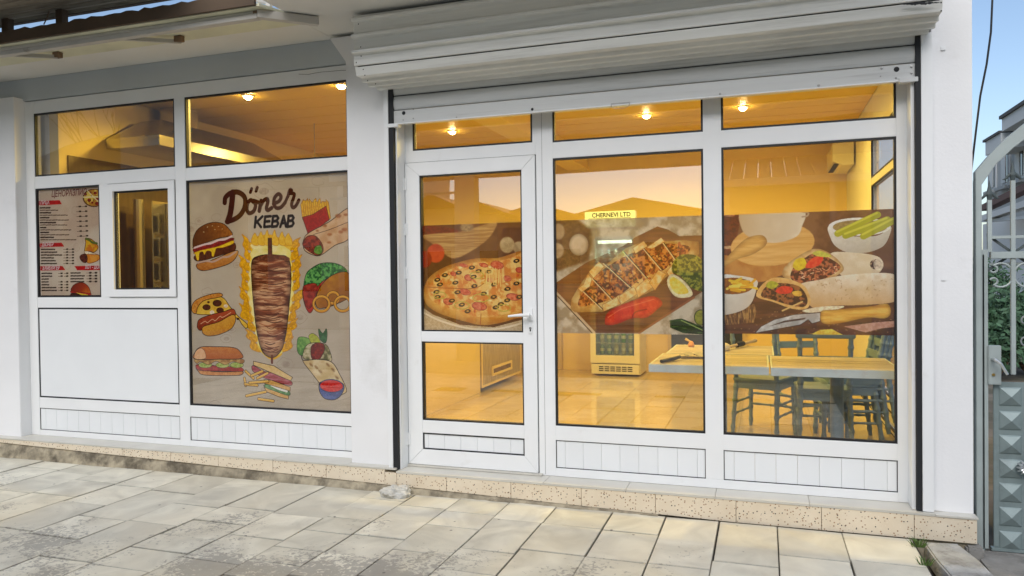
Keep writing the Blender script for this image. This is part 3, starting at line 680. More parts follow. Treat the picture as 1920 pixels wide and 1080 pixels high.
# fries box and wrap
for k in range(13):
    x = 965+k*17; D.poly([(x, 300+random.uniform(-30, 20)), (x+22, 292+random.uniform(-30, 10)), (x+40, 430), (x+15, 440)], (218, 178, 76), (200, 150, 56), sm=False, outline=(130, 86, 30), ow=1.5)
D.poly([(978, 420), (1060, 400), (1170, 330), (1198, 440), (1060, 545), (1028, 568)], (168, 52, 44), (140, 38, 34), sm=False, outline=OUT, ow=2)
D.poly([(985, 655), (990, 600), (1030, 548), (1200, 455), (1362, 350), (1362, 580), (1240, 650), (1140, 722), (1085, 732), (1010, 700)], (208, 178, 150), (190, 152, 120), ns=40, outline=OUT, ow=3)
for x, y, r_ in ((1270, 410, 26), (1320, 520, 24), (1200, 560, 20), (1195, 625, 17), (1160, 490, 18), (1330, 400, 18), (1290, 540, 20), (1100, 530, 14)): D.ell(x, y, r_, r_*0.6, (150, 96, 58), blur=2, alpha=0.8)
D.poly([(985, 655), (992, 606), (1030, 570), (1090, 575), (1140, 640), (1146, 700), (1110, 728), (1060, 715)], (158, 78, 58), (110, 50, 40), ns=14, contrast=1.4, outline=OUT, ow=2)
D.poly([(1072, 700), (1090, 655), (1130, 650), (1140, 700), (1110, 722)], (120, 150, 80), (90, 130, 60), outline=OUT, ow=1.5)
D.stroke([(1070, 560), (1200, 520), (1362, 455)], 2, OUT, sm=True)
# taco
D.poly([(988, 990), (985, 1080), (1020, 1180), (1060, 1180), (1130, 1000), (1200, 900), (1080, 930)], (178, 60, 48), (138, 50, 40), ns=14, outline=OUT, ow=2)
D.poly([(990, 985), (1010, 880), (1060, 830), (1130, 795), (1220, 790), (1300, 815), (1340, 865), (1240, 885), (1150, 935), (1090, 985), (1030, 975)], (46, 96, 60), (110, 166, 100), ns=10, contrast=1.5, outline=(20, 46, 30), ow=2.5)
D.poly([(1085, 1110), (1110, 1010), (1180, 920), (1270, 870), (1345, 868), (1362, 930), (1362, 1060), (1240, 1130), (1120, 1160)], (196, 150, 42), (168, 120, 34), ns=30, grad=(0.6, -0.5), gcol=(130, 84, 34), outline=OUT, ow=3)
D.crop(340, 530, 4.154)
D.poly([(945, 60), (960, 20), (1050, 10), (1045, 110), (1000, 200), (960, 160)], (164, 72, 56), (124, 48, 38), ns=12, outline=OUT, ow=2)
for cx, cy, r_ in ((1180, 118, 46), (1090, 165, 62), (1255, 165, 60)):
    a = np.linspace(0, 2*math.pi, 26); D.stroke([(cx+r_*math.cos(t), cy+r_*0.95*math.sin(t)) for t in a], 15, OUT); D.stroke([(cx+r_*math.cos(t), cy+r_*0.95*math.sin(t)) for t in a], 11.5, (200, 144, 52)); D.stroke([(cx+r_*0.97*math.cos(t)-2, cy+r_*0.92*math.sin(t)-5) for t in a], 3, (226, 182, 96), alpha=.7)
# pizza slice
D.poly([(110, 235), (180, 130), (312, 112), (380, 190), (440, 260), (512, 325), (502, 356), (470, 325), (430, 275), (300, 250), (200, 250)], (222, 186, 92), (204, 160, 70), ns=20, outline=OUT, ow=3)
D.poly([(78, 205), (90, 160), (130, 125), (220, 92), (300, 82), (312, 108), (180, 138), (130, 185), (112, 240), (88, 232)], (184, 122, 58), (206, 150, 84), outline=OUT, ow=3)
for x, y, r_ in ((278, 160, 34), (195, 192, 30), (300, 215, 28), (210, 152, 9), (345, 185, 12), (440, 282, 10)): D.ell(x, y, r_, r_*0.72, (96, 54, 38), (70, 36, 26), outline=OUT, ow=2)
D.ell(345, 182, 16, 13, (226, 206, 190)); D.ell(238, 232, 18, 16, (230, 214, 196))
# hot dog
D.poly([(122, 335), (140, 285), (230, 250), (330, 225), (395, 205), (418, 225), (410, 262), (300, 310), (190, 350), (150, 372), (128, 360)], (140, 66, 44), (110, 44, 30), grad=(0, 1), gcol=(170, 90, 60), outline=OUT, ow=3)
D.poly([(160, 372), (175, 340), (290, 305), (380, 255), (415, 255), (420, 300), (385, 360), (300, 402), (215, 416), (170, 400)], (196, 140, 60), (172, 112, 44), grad=(-0.4, 0.8), gcol=(214, 170, 92), outline=OUT, ow=3)
D.stroke([(150, 320), (185, 300), (200, 312), (240, 285), (262, 296), (300, 262), (320, 270), (385, 232)], 3, (226, 186, 150), sm=True)
# sub
D.poly([(118, 660), (230, 690), (380, 695), (472, 690), (470, 716), (400, 724), (180, 720), (130, 690)], (208, 150, 90), (186, 124, 64), outline=OUT, ow=3)
D.poly([(116, 640), (200, 640), (330, 655), (440, 655), (484, 678), (460, 692), (330, 690), (240, 688), (130, 680)], (176, 66, 48), (140, 44, 36), ns=16, outline=OUT, ow=2)
for x in (185, 320, 430): D.ell(x, 642, 52, 22, (150, 170, 90), (186, 196, 130), ns=8, outline=(70, 80, 40), ow=2)
D.poly([(110, 595), (300, 590), (478, 598), (470, 632), (400, 615), (340, 640), (270, 612), (210, 640), (150, 615), (120, 630)], (196, 164, 112), (156, 120, 76), ns=14, contrast=1.4, outline=OUT, ow=1.5)
D.poly([(104, 595), (106, 540), (150, 502), (250, 498), (400, 505), (455, 535), (470, 590), (300, 596)], (206, 146, 80), (188, 122, 60), grad=(0, -0.9), gcol=(166, 100, 50), outline=OUT, ow=3)
D.poly([(104, 592), (108, 540), (145, 510), (178, 530), (186, 590)], (232, 186, 150), (222, 170, 130), outline=OUT, ow=1.5)
# sandwich with fries
D.poly([(640, 800), (720, 835), (835, 880), (832, 908), (760, 890), (660, 850)], (216, 178, 120), (200, 156, 98), sm=False, outline=OUT, ow=2.5)
D.poly([(660, 790), (740, 800), (840, 850), (832, 880), (740, 850), (650, 815)], (120, 160, 110), (80, 124, 80), ns=9, outline=OUT, ow=1.5)
D.stroke([(700, 798), (760, 828), (820, 846)], 11, (238, 236, 230), sm=True)
D.poly([(640, 755), (700, 760), (848, 815), (846, 845), (700, 800), (645, 785)], (214, 170, 110), (196, 150, 90), sm=False, outline=OUT, ow=2)
D.poly([(556, 645), (640, 690), (700, 700), (850, 765), (842, 802), (700, 760), (640, 740), (556, 690)], (150, 70, 74), (176, 110, 120), ns=18, nsy=6, outline=OUT, ow=2)
D.poly([(560, 612), (720, 648), (865, 738), (850, 765), (700, 702), (560, 642)], (226, 196, 144), (214, 180, 124), sm=False, outline=OUT, ow=2.5)
for a, b in (((500, 690), (560, 745)), ((545, 725), (630, 690)), ((590, 745), (670, 705)), ((490, 745), (500, 800)), ((495, 790), (590, 800)), ((530, 780), (672, 768)), ((505, 882), (655, 850)), ((600, 906), (715, 922))):
    D.stroke([a, b], 15, OUT); D.stroke([a, b], 11, (222, 172, 84)); D.stroke([(a[0], a[1]-6), (b[0], b[1]-6)], 3, (240, 206, 130), alpha=.8)
# wrap with dip
D.poly([(905, 540), (900, 470), (915, 425), (980, 430), (1010, 470), (990, 540), (940, 570)], (130, 166, 96), (90, 130, 66), ns=12, outline=(50, 70, 40), ow=2)
D.poly([(1078, 440), (1068, 360), (1100, 395), (1128, 360), (1134, 420), (1120, 470)], (60, 112, 66), (44, 86, 50), outline=(24, 50, 30), ow=2)
D.poly([(990, 420), (1020, 395), (1060, 420), (1080, 470), (1020, 480)], (170, 180, 70), (150, 150, 60), outline=OUT, ow=1.5)
D.poly([(950, 590), (960, 510), (1010, 470), (1110, 475), (1150, 520), (1165, 615), (1040, 605)], (104, 104, 70), (200, 190, 160), ns=16, outline=OUT, ow=2)
D.poly([(1015, 590), (1010, 500), (1050, 470), (1100, 476), (1115, 520), (1070, 600)], (146, 62, 40), (108, 40, 26), ns=10, outline=OUT, ow=2)
D.poly([(935, 565), (950, 605), (1060, 598), (1170, 620), (1235, 720), (1285, 830), (1262, 866), (1180, 880), (1090, 800), (1010, 700), (950, 620)], (222, 204, 168), (196, 172, 128), ns=40, outline=OUT, ow=3)
for x, y in ((1010, 640), (1080, 690), (1180, 680), (1140, 640), (1050, 660), (1210, 740)): D.ell(x, y, 20, 9, (120, 90, 56), rot=0.8, blur=2, alpha=0.7)
D.poly([(1070, 800), (1100, 770), (1230, 775), (1268, 812), (1240, 880), (1190, 912), (1120, 905), (1080, 860)], (96, 112, 164), (74, 86, 134), ns=14, outline=OUT, ow=3)
D.ell(1168, 805, 92, 50, (206, 52, 44), (180, 34, 34), rot=0.05, ns=7, outline=(50, 60, 110), ow=5)
# lettering: brush script and italic capitals
DC = (66, 22, 18)
D.crop(340, 310, 4.321)
D.stroke([(415, 222), (408, 300), (395, 390), (375, 452)], 32, DC, sm=True)
D.stroke([(350, 302), (358, 258), (405, 222), (465, 220), (512, 262), (512, 335), (478, 400), (425, 438), (368, 456)], 25, DC, sm=True)
D.stroke([(585, 300), (560, 282), (535, 310), (530, 360), (550, 388), (585, 370), (600, 320), (580, 288), (620, 300)], 20, DC, sm=True)
D.stroke([(568, 190), (558, 218)], 16, DC); D.stroke([(614, 180), (604, 208)], 16, DC)
D.stroke([(645, 288), (630, 368)], 21, DC); D.stroke([(636, 335), (662, 290), (690, 272), (700, 292), (688, 345), (700, 364), (730, 345)], 19, DC, sm=True)
D.stroke([(745, 312), (790, 290), (806, 255), (785, 232), (755, 262), (748, 310), (768, 345), (805, 340), (840, 300)], 18, DC, sm=True)
D.stroke([(838, 302), (862, 250), (872, 212), (882, 196), (892, 206), (884, 228)], 16, DC, sm=True); D.stroke([(884, 226), (912, 232), (908, 262), (892, 312), (902, 342), (926, 328), (950, 282)], 17, DC, sm=True)
KC = (30, 22, 26)
for st_ in ([(602, 418), (594, 502)], [(655, 414), (603, 466)], [(612, 458), (644, 500)], [(722, 412), (678, 416), (670, 500), (716, 495)], [(674, 456), (712, 453)], [(742, 412), (732, 498)],
           [(742, 413), (772, 410), (784, 428), (770, 448), (738, 454)], [(738, 454), (772, 452), (784, 470), (770, 494), (732, 498)], [(800, 498), (828, 412), (846, 496)], [(814, 470), (842, 466)],
           [(868, 410), (858, 498)], [(868, 410), (898, 408), (908, 426), (894, 446), (864, 452)], [(864, 452), (898, 450), (908, 470), (894, 492), (858, 498)]):
    D.stroke(st_, 13, KC)
D.finish('window_poster', 'large doner kebab poster with flames, burger and wraps behind the left shopfront glass', 'poster', alpha=0.95, gain=1.02)

# ---------------- menu board
N_ = Panel(-5.718, -5.048, 1.158, 2.040, 0.02, (206, 188, 172), 31)
N_.fillmask((0, 0, N_.w, N_.h, np.ones((N_.h, N_.w), np.float32)), (196, 176, 160), (214, 200, 184), ns=150)
N_.crop(60, 340, 9)
for k in range(14):
    x = random.uniform(480, 1100); y = random.uniform(250, 1900); N_.stroke([(x+50*math.cos(t), y+70*math.sin(t)) for t in np.linspace(0, 5, 9)], 3, (186, 166, 152), sm=True, alpha=.6)
N_.ell(1040, 280, 190, 155, (70, 44, 24), (110, 70, 34), ns=12)
N_.ell(1045, 278, 172, 138, (222, 196, 108), (176, 130, 52), ns=14, contrast=1.4)
for x, y, r_ in ((960, 320, 32), (1060, 200, 28), (1095, 300, 26), (1090, 375, 34), (900, 220, 22), (1010, 360, 20), (980, 190, 20)): N_.ell(x, y, r_, r_*0.9, (140, 30, 26), (100, 20, 18))
for x, y in ((1030, 330), (930, 265), (1110, 250), (1000, 240), (1040, 300)): N_.ell(x, y, 10, 8, (40, 40, 24))
N_.stroke([(860, 268), (1130, 262)], 7, (232, 220, 170)); N_.stroke([(930, 160), (1130, 360)], 5, (232, 220, 170))
RC = (176, 14, 34)
N_.poly([(70, 335), (460, 318), (500, 388), (75, 408)], RC, sm=False)
N_.crop(60, 450, 9)
N_.poly([(92, 58), (495, 46), (540, 112), (95, 125)], RC, sm=False); N_.poly([(104, 442), (510, 438), (558, 508), (108, 516)], RC, sm=False); N_.poly([(712, 442), (1150, 432), (1150, 508), (758, 512)], RC, sm=False)
N_.poly([(880, 220), (900, 60), (900, -20), (1000, -10), (1110, 110), (1050, 205), (960, 190)], (216, 176, 50), (196, 120, 40), ns=20, outline=(100, 50, 20), ow=4)
N_.stroke([(905, -20), (960, 0), (1010, 40), (1090, 60)], 12, (90, 110, 50), sm=True)
N_.poly([(900, 240), (1000, 235), (1120, 255), (1130, 320), (1060, 370), (930, 385)], (214, 136, 54), (226, 160, 80), ns=24, outline=(120, 60, 20), ow=3)
N_.poly([(880, 190), (950, 195), (1080, 240), (980, 240), (900, 235)], (240, 226, 196), outline=(120, 90, 60), ow=2)
N_.poly([(800, 300), (820, 255), (880, 235), (920, 260), (930, 340), (900, 385), (840, 365)], (104, 46, 30), (60, 24, 18), ns=9, contrast=1.5, outline=(50, 20, 14), ow=2)
N_.poly([(655, 860), (680, 780), (760, 728), (860, 722), (940, 780), (978, 860), (975, 900), (860, 890), (760, 880)], (208, 130, 50), (180, 84, 34), ns=60, grad=(-0.9, 0.3), gcol=(120, 40, 26), outline=(70, 26, 16), ow=3)
N_.poly([(655, 865), (800, 885), (978, 900), (975, 925), (800, 915), (660, 890)], (190, 60, 50), outline=(90, 30, 24), ow=2)
N_.poly([(660, 895), (740, 890), (940, 930), (975, 935), (970, 950), (665, 950)], (54, 28, 22), (80, 44, 30), ns=8)
N_.poly([(740, 888), (900, 915), (940, 930), (850, 948), (820, 925)], (240, 212, 80))
def mtext(x, y, w, h_, col=(50, 44, 42), seed=0):
    """a row of print too small to read in the photograph: word-shaped strokes"""
    r = random.Random(seed); a = x
    while a < x+w-8:
        L_ = min(r.uniform(30, 90), x+w-a); N_.stroke([(a, y), (a+L_, y-L_*0.05)], h_*0.42, col, alpha=0.9); a += L_+14
N_.crop(60, 340, 9)
for i, (w1, w2) in enumerate(((170, 300), (180, 460), (150, 480), (260, 450), (100, 520), (140, 480), (220, 600))):
    y = 450+i*83
    mtext(130+i*1.5, y, w1, 18, (40, 34, 34), i); mtext(130+i*1.5, y+40, w2, 12, (78, 66, 60), i+20)
    N_.stroke([(740+i*3, y-18), (785+i*3, y-20)], 2.2, (90, 80, 74)); N_.stroke([(790+i*3, y-24), (815+i*3, y-25)], 8, (50, 44, 42)); N_.stroke([(830+i*3, y-20), (890+i*3, y-24)], 2.2, (90, 80, 74)); N_.stroke([(895+i*3, y-28), (918+i*3, y-29)], 8, (50, 44, 42))
N_.crop(60, 450, 9)
for i, w1 in enumerate((230, 270, 350, 210, 240, 260)):
    y = 160+i*48; mtext(150, y, w1, 16, (44, 38, 36), 50+i)
    N_.stroke([(525, y), (580, y-2)], 2.2, (90, 80, 74)); N_.stroke([(580, y-4), (598, y-5)], 8, (50, 44, 42)); N_.stroke([(615, y), (670, y-2)], 2.2, (90, 80, 74)); N_.stroke([(678, y-4), (696, y-5)], 8, (50, 44, 42))
for i, w1 in enumerate((170, 170, 120, 110, 120, 240, 250)):
    y = 565+i*48; mtext(160, y, w1, 16, (44, 38, 36), 70+i)
    if i != 2:
        for a in (440, 535): N_.stroke([(a, y), (a+45, y-1)], 2.2, (90, 80, 74)); N_.stroke([(a+45, y-3), (a+65, y-4)], 8, (50, 44, 42))
for i, w1 in enumerate((160, 250, 230, 220)):
    y = 558+i*49; mtext(650, y, w1, 16, (44, 38, 36), 90+i)
    for a in (915, 1010): N_.stroke([(a, y), (a+50, y-1)], 2.2, (90, 80, 74)); N_.stroke([(a+52, y-4), (a+76, y-5)], 9, (50, 44, 42))
N_.poly([(80, 935), (1165, 930), (1165, 985), (80, 985)], (30, 22, 22), sm=False)
menu = N_.finish('menu_poster', 'beige printed menu board with red banners in the far left window', 'menu board', alpha=0.97, gain=0.98)
M['inkred'] = mat('red_ink', srgb(110, 8, 22), 0.6); M['inkwhite'] = mat('white_ink', srgb(240, 214, 214), 0.6)
def on_plane(px, py, y, tilt=0.0):
    q = pl(px, py, 1, y); return Matrix.Translation((float(q[0]), float(q[1]), float(q[2]))) @ Matrix.Rotation(R(90), 4, 'X') @ Matrix.Rotation(tilt, 4, 'Z')
text_mesh('lettering', 'ЦЕНОРАЗПИС', M['inkred'], menu, 0.072, on_plane(96, 369.5, 0.0205), shear=0.2, bold=0.0012, sx=0.76)
text_mesh('lettering', 'ПИЦА', M['inkwhite'], menu, 0.043, on_plane(75.5, 383.5, 0.0205), shear=0.2, bold=0.0008, sx=0.8)
text_mesh('lettering', 'ДЮНЕР', M['inkwhite'], menu, 0.043, on_plane(78, 462, 0.0205), shear=0.2, bold=0.0008, sx=0.8)
text_mesh('lettering', 'ХАМБУРГЕР', M['inkwhite'], menu, 0.043, on_plane(79, 506, 0.0205), shear=0.2, bold=0.0008, sx=0.75)
text_mesh('lettering', 'ХОТ - ДОГ', M['inkwhite'], menu, 0.043, on_plane(159, 504, 0.0205), shear=0.2, bold=0.0008, sx=0.75)

# ---------------- pizza print on the door
A = Panel(-2.201, -1.487, 0.915, 1.627, 0.01, (96, 66, 42), 51)
A.fillmask((0, 0, A.w, A.h, np.ones((A.h, A.w), np.float32)), (92, 62, 38), (114, 82, 52), ns=120)
A.crop(730, 280, 3.177)
A.poly([(180, 455), (260, 455), (400, 480), (380, 520), (250, 520), (180, 520)], (120, 52, 32), (96, 44, 28), blur=3)
A.poly([(195, 515), (300, 500), (430, 490), (560, 450), (640, 438), (590, 530), (490, 605), (390, 650), (320, 620), (250, 560)], (150, 116, 76), (182, 150, 104), ns=90, nsy=5, blur=2)
A.ell(275, 620, 52, 56, (150, 52, 34), (184, 84, 54), ns=50, blur=2); A.ell(212, 655, 40, 50, (128, 36, 26), (150, 50, 36), ns=40, blur=2)
A.ell(700, 570, 44, 48, (160, 138, 104), (188, 166, 130), ns=20, blur=2); A.ell(770, 585, 36, 36, (150, 128, 98), (178, 156, 122), ns=20, blur=2); A.ell(460, 465, 40, 26, (150, 128, 96), blur=3)
A.poly([(180, 930), (260, 985), (420, 1045), (620, 1060), (810, 1010), (810, 1100), (180, 1100)], (196, 178, 150), (178, 158, 130), sm=False)
A.stroke([(180, 960), (300, 1020), (480, 1068), (650, 1068), (810, 1030)], 8, (224, 210, 184), sm=True)
crust = [(205, 830), (235, 765), (320, 705), (430, 668), (520, 650), (640, 648), (720, 625), (805, 605), (812, 700), (812, 975), (750, 1008), (640, 1038), (540, 1046), (400, 1012), (290, 975), (225, 930), (203, 880)]
A.poly(crust, (206, 142, 74), (226, 172, 104), ns=26, shade=0.35)
A.poly([(232, 835), (262, 780), (340, 725), (440, 690), (530, 672), (640, 668), (730, 645), (812, 630), (812, 930), (740, 968), (640, 992), (540, 1000), (420, 968), (300, 928), (245, 890)], (224, 184, 120), (198, 128, 72), ns=22, contrast=1.3)
rr = random.Random(4)
for k in range(60):
    t = rr.uniform(0, 6.28); q = rr.uniform(0, 1)**.5; x = 540+q*290*math.cos(t); y = 820+q*150*math.sin(t)
    if x > 800: continue
    A.ell(x, y, rr.uniform(5, 18), rr.uniform(3, 8), rr.choice([(232, 204, 150), (206, 130, 74), (238, 214, 160), (180, 90, 56)]), rot=rr.uniform(0, 3), blur=1, alpha=.8)
for x, y, a, b in ((450, 850, 34, 20), (535, 935, 46, 26), (350, 908, 32, 20), (380, 742, 20, 14), (560, 690, 28, 14), (470, 765, 26, 20), (735, 880, 42, 22), (640, 690, 40, 26), (440, 692, 26, 12), (700, 770, 26, 18), (600, 780, 24, 14), (775, 720, 26, 18)):
    A.ell(x, y, a, b, (180, 86, 68), (206, 126, 100), ns=8, rot=0.2, shade=0.3)
for x, y in ((330, 750), (412, 736), (490, 705), (530, 726), (285, 778), (392, 795), (300, 806), (280, 850), (286, 880), (405, 852), (372, 902), (430, 926), (505, 815), (622, 806), (620, 880), (465, 965), (632, 942), (662, 922), (772, 880), (702, 832), (755, 665), (500, 760), (560, 860), (700, 900), (590, 730), (755, 800)):
    A.ell(x, y, 19, 12, (58, 44, 30), (86, 66, 40), rot=-0.2); A.ell(x+1, y-1, 8, 4.5, (196, 150, 90))
for x, y, a, b in ((545, 885, 50, 24), (520, 750, 40, 20), (430, 930, 44, 22), (680, 945, 40, 20), (300, 870, 36, 20)):
    A.stroke([(x+a*math.cos(t), y+b*math.sin(t)) for t in np.linspace(0, 6.28, 20)], 4, (176, 164, 84))
for k in range(14):
    x = 575+k*8; A.stroke([(x, 720+rr.uniform(-20, 20)), (x+rr.uniform(-6, 6), 800+rr.uniform(-10, 30))], 4, (238, 206, 140), alpha=.8)
A.stroke([(205, 820), (480, 830), (560, 800)], 3, (150, 92, 50), sm=True); A.stroke([(540, 1046), (545, 980)], 3, (150, 92, 50))
A.finish('window_poster', 'pizza photo film across the upper glass of the door', 'poster', alpha=0.90, gain=1.12, dy=0.0125)

# ---------------- pide print
Bp = Panel(-1.265, -0.345, 0.905, 1.628, 0.02, (150, 138, 120), 71)
Bp.fillmask((0, 0, Bp.w, Bp.h, np.ones((Bp.h, Bp.w), np.float32)), (146, 134, 116), (196, 186, 168), ns=40, contrast=1.2)
Bp.crop(1020, 270, 2.919)
Bp.poly([(40, 415), (190, 418), (260, 470), (262, 560), (240, 640), (55, 700), (40, 600)], (112, 88, 62), (96, 72, 50), sm=False, blur=5)
Bp.ell(80, 480, 34, 46, (178, 156, 126), (160, 136, 108), ns=30, blur=1, shade=.35); Bp.ell(70, 585, 40, 44, (186, 164, 134), (164, 140, 112), ns=30, blur=1, shade=.35)
Bp.ell(190, 552, 53, 60, (206, 186, 158), (190, 168, 138), ns=40, shade=0.4)
Bp.poly([(50, 770), (230, 650), (430, 560), (500, 510), (620, 452), (680, 470), (740, 505), (880, 500), (880, 800), (800, 850), (520, 1035), (275, 1035), (55, 805)], (106, 72, 48), (126, 88, 58), ns=160, nsy=10, sm=False)
Bp.stroke([(54, 800), (275, 1032)], 9, (190, 168, 140)); Bp.stroke([(54, 812), (262, 1034)], 4, (70, 50, 36)); Bp.stroke([(520, 1034), (820, 840)], 8, (140, 100, 70))
Bp.poly([(144, 905), (150, 850), (185, 790), (235, 715), (300, 645), (340, 660), (440, 575), (540, 533), (565, 560), (640, 513), (665, 532), (760, 527), (845, 535), (848, 600), (830, 632), (740, 645), (705, 700), (660, 735), (600, 800), (510, 842), (415, 885), (320, 918), (170, 922)], (232, 196, 138), (204, 152, 90), ns=26, shade=0.35, sm=False)
Bp.poly([(192, 888), (200, 830), (262, 742), (330, 682), (450, 612), (560, 572), (650, 545), (790, 560), (780, 600), (700, 640), (655, 690), (540, 732), (475, 782), (405, 832), (300, 872)], (100, 50, 30), (196, 128, 74), ns=13, contrast=1.9)
rr = random.Random(14)
for k in range(150):
    t = rr.random(); x = 215+t*540+rr.uniform(-25, 25); y = 840-t*250+rr.uniform(-55, 55)
    Bp.ell(x, y, rr.uniform(5, 13), rr.uniform(3, 7), rr.choice([(84, 38, 24), (150, 84, 48), (206, 150, 96), (124, 50, 34), (180, 110, 62)]), rot=rr.uniform(0, 3), alpha=.85)
for a, b in (((262, 738), (375, 858)), ((325, 655), (470, 785)), ((430, 590), (560, 735)), ((530, 560), (640, 690)), ((640, 530), (720, 640)), ((205, 800), (315, 905))): Bp.stroke([a, b], 4, (226, 196, 150)); Bp.stroke([(a[0]+7, a[1]), (b[0]+7, b[1])], 3, (70, 34, 22))
for P_ in ([(186, 790), (215, 770), (240, 712), (262, 738), (250, 780), (205, 812)], [(300, 645), (330, 672), (270, 735), (245, 700)], [(410, 832), (490, 782), (512, 820), (420, 880)], [(500, 790), (560, 735), (600, 780), (515, 842)], [(575, 760), (625, 690), (668, 712), (606, 802)], [(668, 700), (715, 650), (745, 668), (690, 730)], [(320, 880), (398, 838), (418, 876), (325, 918)], [(485, 570), (545, 532), (566, 560), (500, 600)], [(560, 568), (640, 513), (660, 535), (590, 575)]):
    Bp.poly(P_, (238, 206, 150), (214, 160, 96), ns=14, sm=False, outline=(150, 96, 54), ow=1.5)
Bp.poly([(332, 975), (345, 925), (400, 890), (480, 860), (560, 836), (615, 838), (648, 872), (620, 905), (560, 950), (480, 955), (400, 985), (345, 992)], (190, 48, 36), (216, 84, 60), ns=18, shade=.3)
Bp.stroke([(350, 950), (420, 905), (500, 880), (600, 850)], 4, (236, 130, 100), sm=True, alpha=.7); Bp.stroke([(480, 955), (500, 920), (560, 905)], 4, (140, 30, 26), sm=True)
Bp.poly([(700, 700), (710, 640), (760, 605), (850, 620), (880, 700), (880, 800), (810, 790), (745, 725)], (74, 84, 34), (146, 146, 70), ns=9, contrast=1.9)
Bp.poly([(672, 750), (700, 712), (765, 750), (812, 812), (795, 838), (730, 840), (690, 805)], (240, 226, 180), shade=0.2); Bp.poly([(685, 752), (705, 728), (755, 760), (790, 812), (735, 822), (700, 796)], (226, 190, 84), (240, 212, 120), ns=10)
Bp.poly([(686, 965), (750, 955), (880, 1005), (880, 1045), (760, 1035), (690, 1005)], (44, 58, 34), (66, 84, 48), ns=30, nsy=6, sm=False); Bp.stroke([(750, 965), (868, 1020)], 3, (150, 166, 110)); Bp.ell(856, 950, 34, 42, (150, 150, 80), (120, 124, 60), outline=(60, 70, 36), ow=3)
Bp.finish('window_poster', 'photo film of a sliced minced meat flatbread across the middle window', 'poster', alpha=0.86, gain=1.12)

# ---------------- wraps print
Cp = Panel(-0.224, 0.699, 0.915, 1.625, 0.02, (104, 78, 56), 91)
Cp.fillmask((0, 0, Cp.w, Cp.h, np.ones((Cp.h, Cp.w), np.float32)), (96, 68, 46), (120, 92, 68), ns=60)
Cp.crop(1330, 240, 2.7)
Cp.poly([(40, 800), (300, 760), (960, 700), (960, 1080), (40, 1080)], (78, 52, 34), (100, 70, 48), ns=120, nsy=14, sm=False, blur=8)
for k in range(90): Cp.ell(random.uniform(60, 950), random.uniform(930, 1045), 4, 2, (168, 140, 108), alpha=.6)
Cp.poly([(60, 430), (150, 430), (140, 560), (125, 640), (60, 640)], (104, 56, 34), (84, 44, 28), blur=2); Cp.ell(100, 440, 30, 10, (150, 110, 84)); Cp.ell(100, 605, 34, 8, (170, 140, 112), blur=1)
Cp.poly([(55, 640), (300, 700), (530, 640), (525, 685), (380, 740), (250, 780), (100, 745), (55, 720)], (156, 110, 64), (170, 126, 78), ns=40, blur=1)
Cp.ell(320, 590, 214, 108, (204, 162, 108), (190, 144, 90), ns=120, nsy=8, rot=-0.12, blur=1)
Cp.poly([(155, 432), (250, 425), (472, 420), (468, 500), (440, 550), (350, 580), (270, 575), (190, 545), (160, 500)], (226, 216, 198), (210, 196, 174), ns=60, grad=(-0.8, 0), gcol=(170, 146, 116), blur=1); Cp.stroke([(470, 425), (500, 430), (495, 445), (470, 450)], 6, (160, 140, 120), sm=True)
Cp.poly([(55, 715), (70, 680), (130, 610), (190, 558), (260, 542), (290, 565), (280, 600), (215, 642), (140, 665)], (208, 166, 108), (190, 146, 90), ns=60, nsy=10, shade=.3)
Cp.poly([(60, 975), (70, 930), (150, 910), (228, 890), (238, 930), (225, 985), (60, 1000)], (150, 122, 84), (90, 66, 44), ns=4, nsy=20, sm=False)
Cp.poly([(50, 755), (150, 748), (238, 770), (238, 815), (210, 890), (150, 930), (60, 945), (40, 900)], (226, 222, 212), (206, 200, 188), ns=50, grad=(0.3, -0.7), gcol=(170, 160, 146)); Cp.ell(118, 800, 104, 42, (130, 90, 40))
for k in range(22): x = 70+random.uniform(0, 130); y = 820-random.uniform(0, 50); a = random.uniform(-0.8, 0.3); Cp.stroke([(x, y), (x+45*math.cos(a), y+45*math.sin(a))], 9, random.choice([(214, 170, 66), (196, 146, 50), (228, 190, 96)]))
Cp.poly([(603, 500), (700, 545), (850, 545), (918, 500), (905, 560), (870, 605), (790, 632), (700, 630), (640, 600), (612, 555)], (214, 212, 204), (198, 194, 184), grad=(0.4, -0.8), gcol=(160, 152, 140)); Cp.ell(760, 500, 158, 46, (224, 222, 214)); Cp.ell(762, 502, 138, 36, (136, 120, 84))
for a, b in (((650, 535), (850, 440)), ((690, 545), (900, 465)), ((780, 548), (945, 462))): Cp.stroke([a, b], 24, (150, 150, 52)); Cp.stroke([(a[0]-4, a[1]-9), (b[0]-4, b[1]-9)], 8, (188, 186, 84), alpha=.8)
Cp.poly([(610, 638), (740, 632), (850, 650), (878, 690), (850, 738), (740, 748), (670, 750)], (222, 214, 198), (202, 188, 164), ns=26, grad=(0, -.6), gcol=(184, 164, 136))
Cp.ell(842, 690, 30, 26, (60, 40, 34), (180, 160, 140), ns=8); Cp.ell(856, 692, 26, 30, (210, 196, 176), alpha=.7)
Cp.poly([(368, 742), (385, 700), (440, 655), (530, 612), (610, 635), (680, 705), (650, 745), (590, 770), (450, 792), (400, 775)], (216, 184, 140), (196, 156, 108), ns=16, shade=.3)
Cp.poly([(410, 755), (430, 700), (480, 660), (540, 632), (600, 655), (664, 705), (600, 755), (520, 780), (450, 785)], (74, 36, 26), (160, 104, 76), ns=9, contrast=1.9)
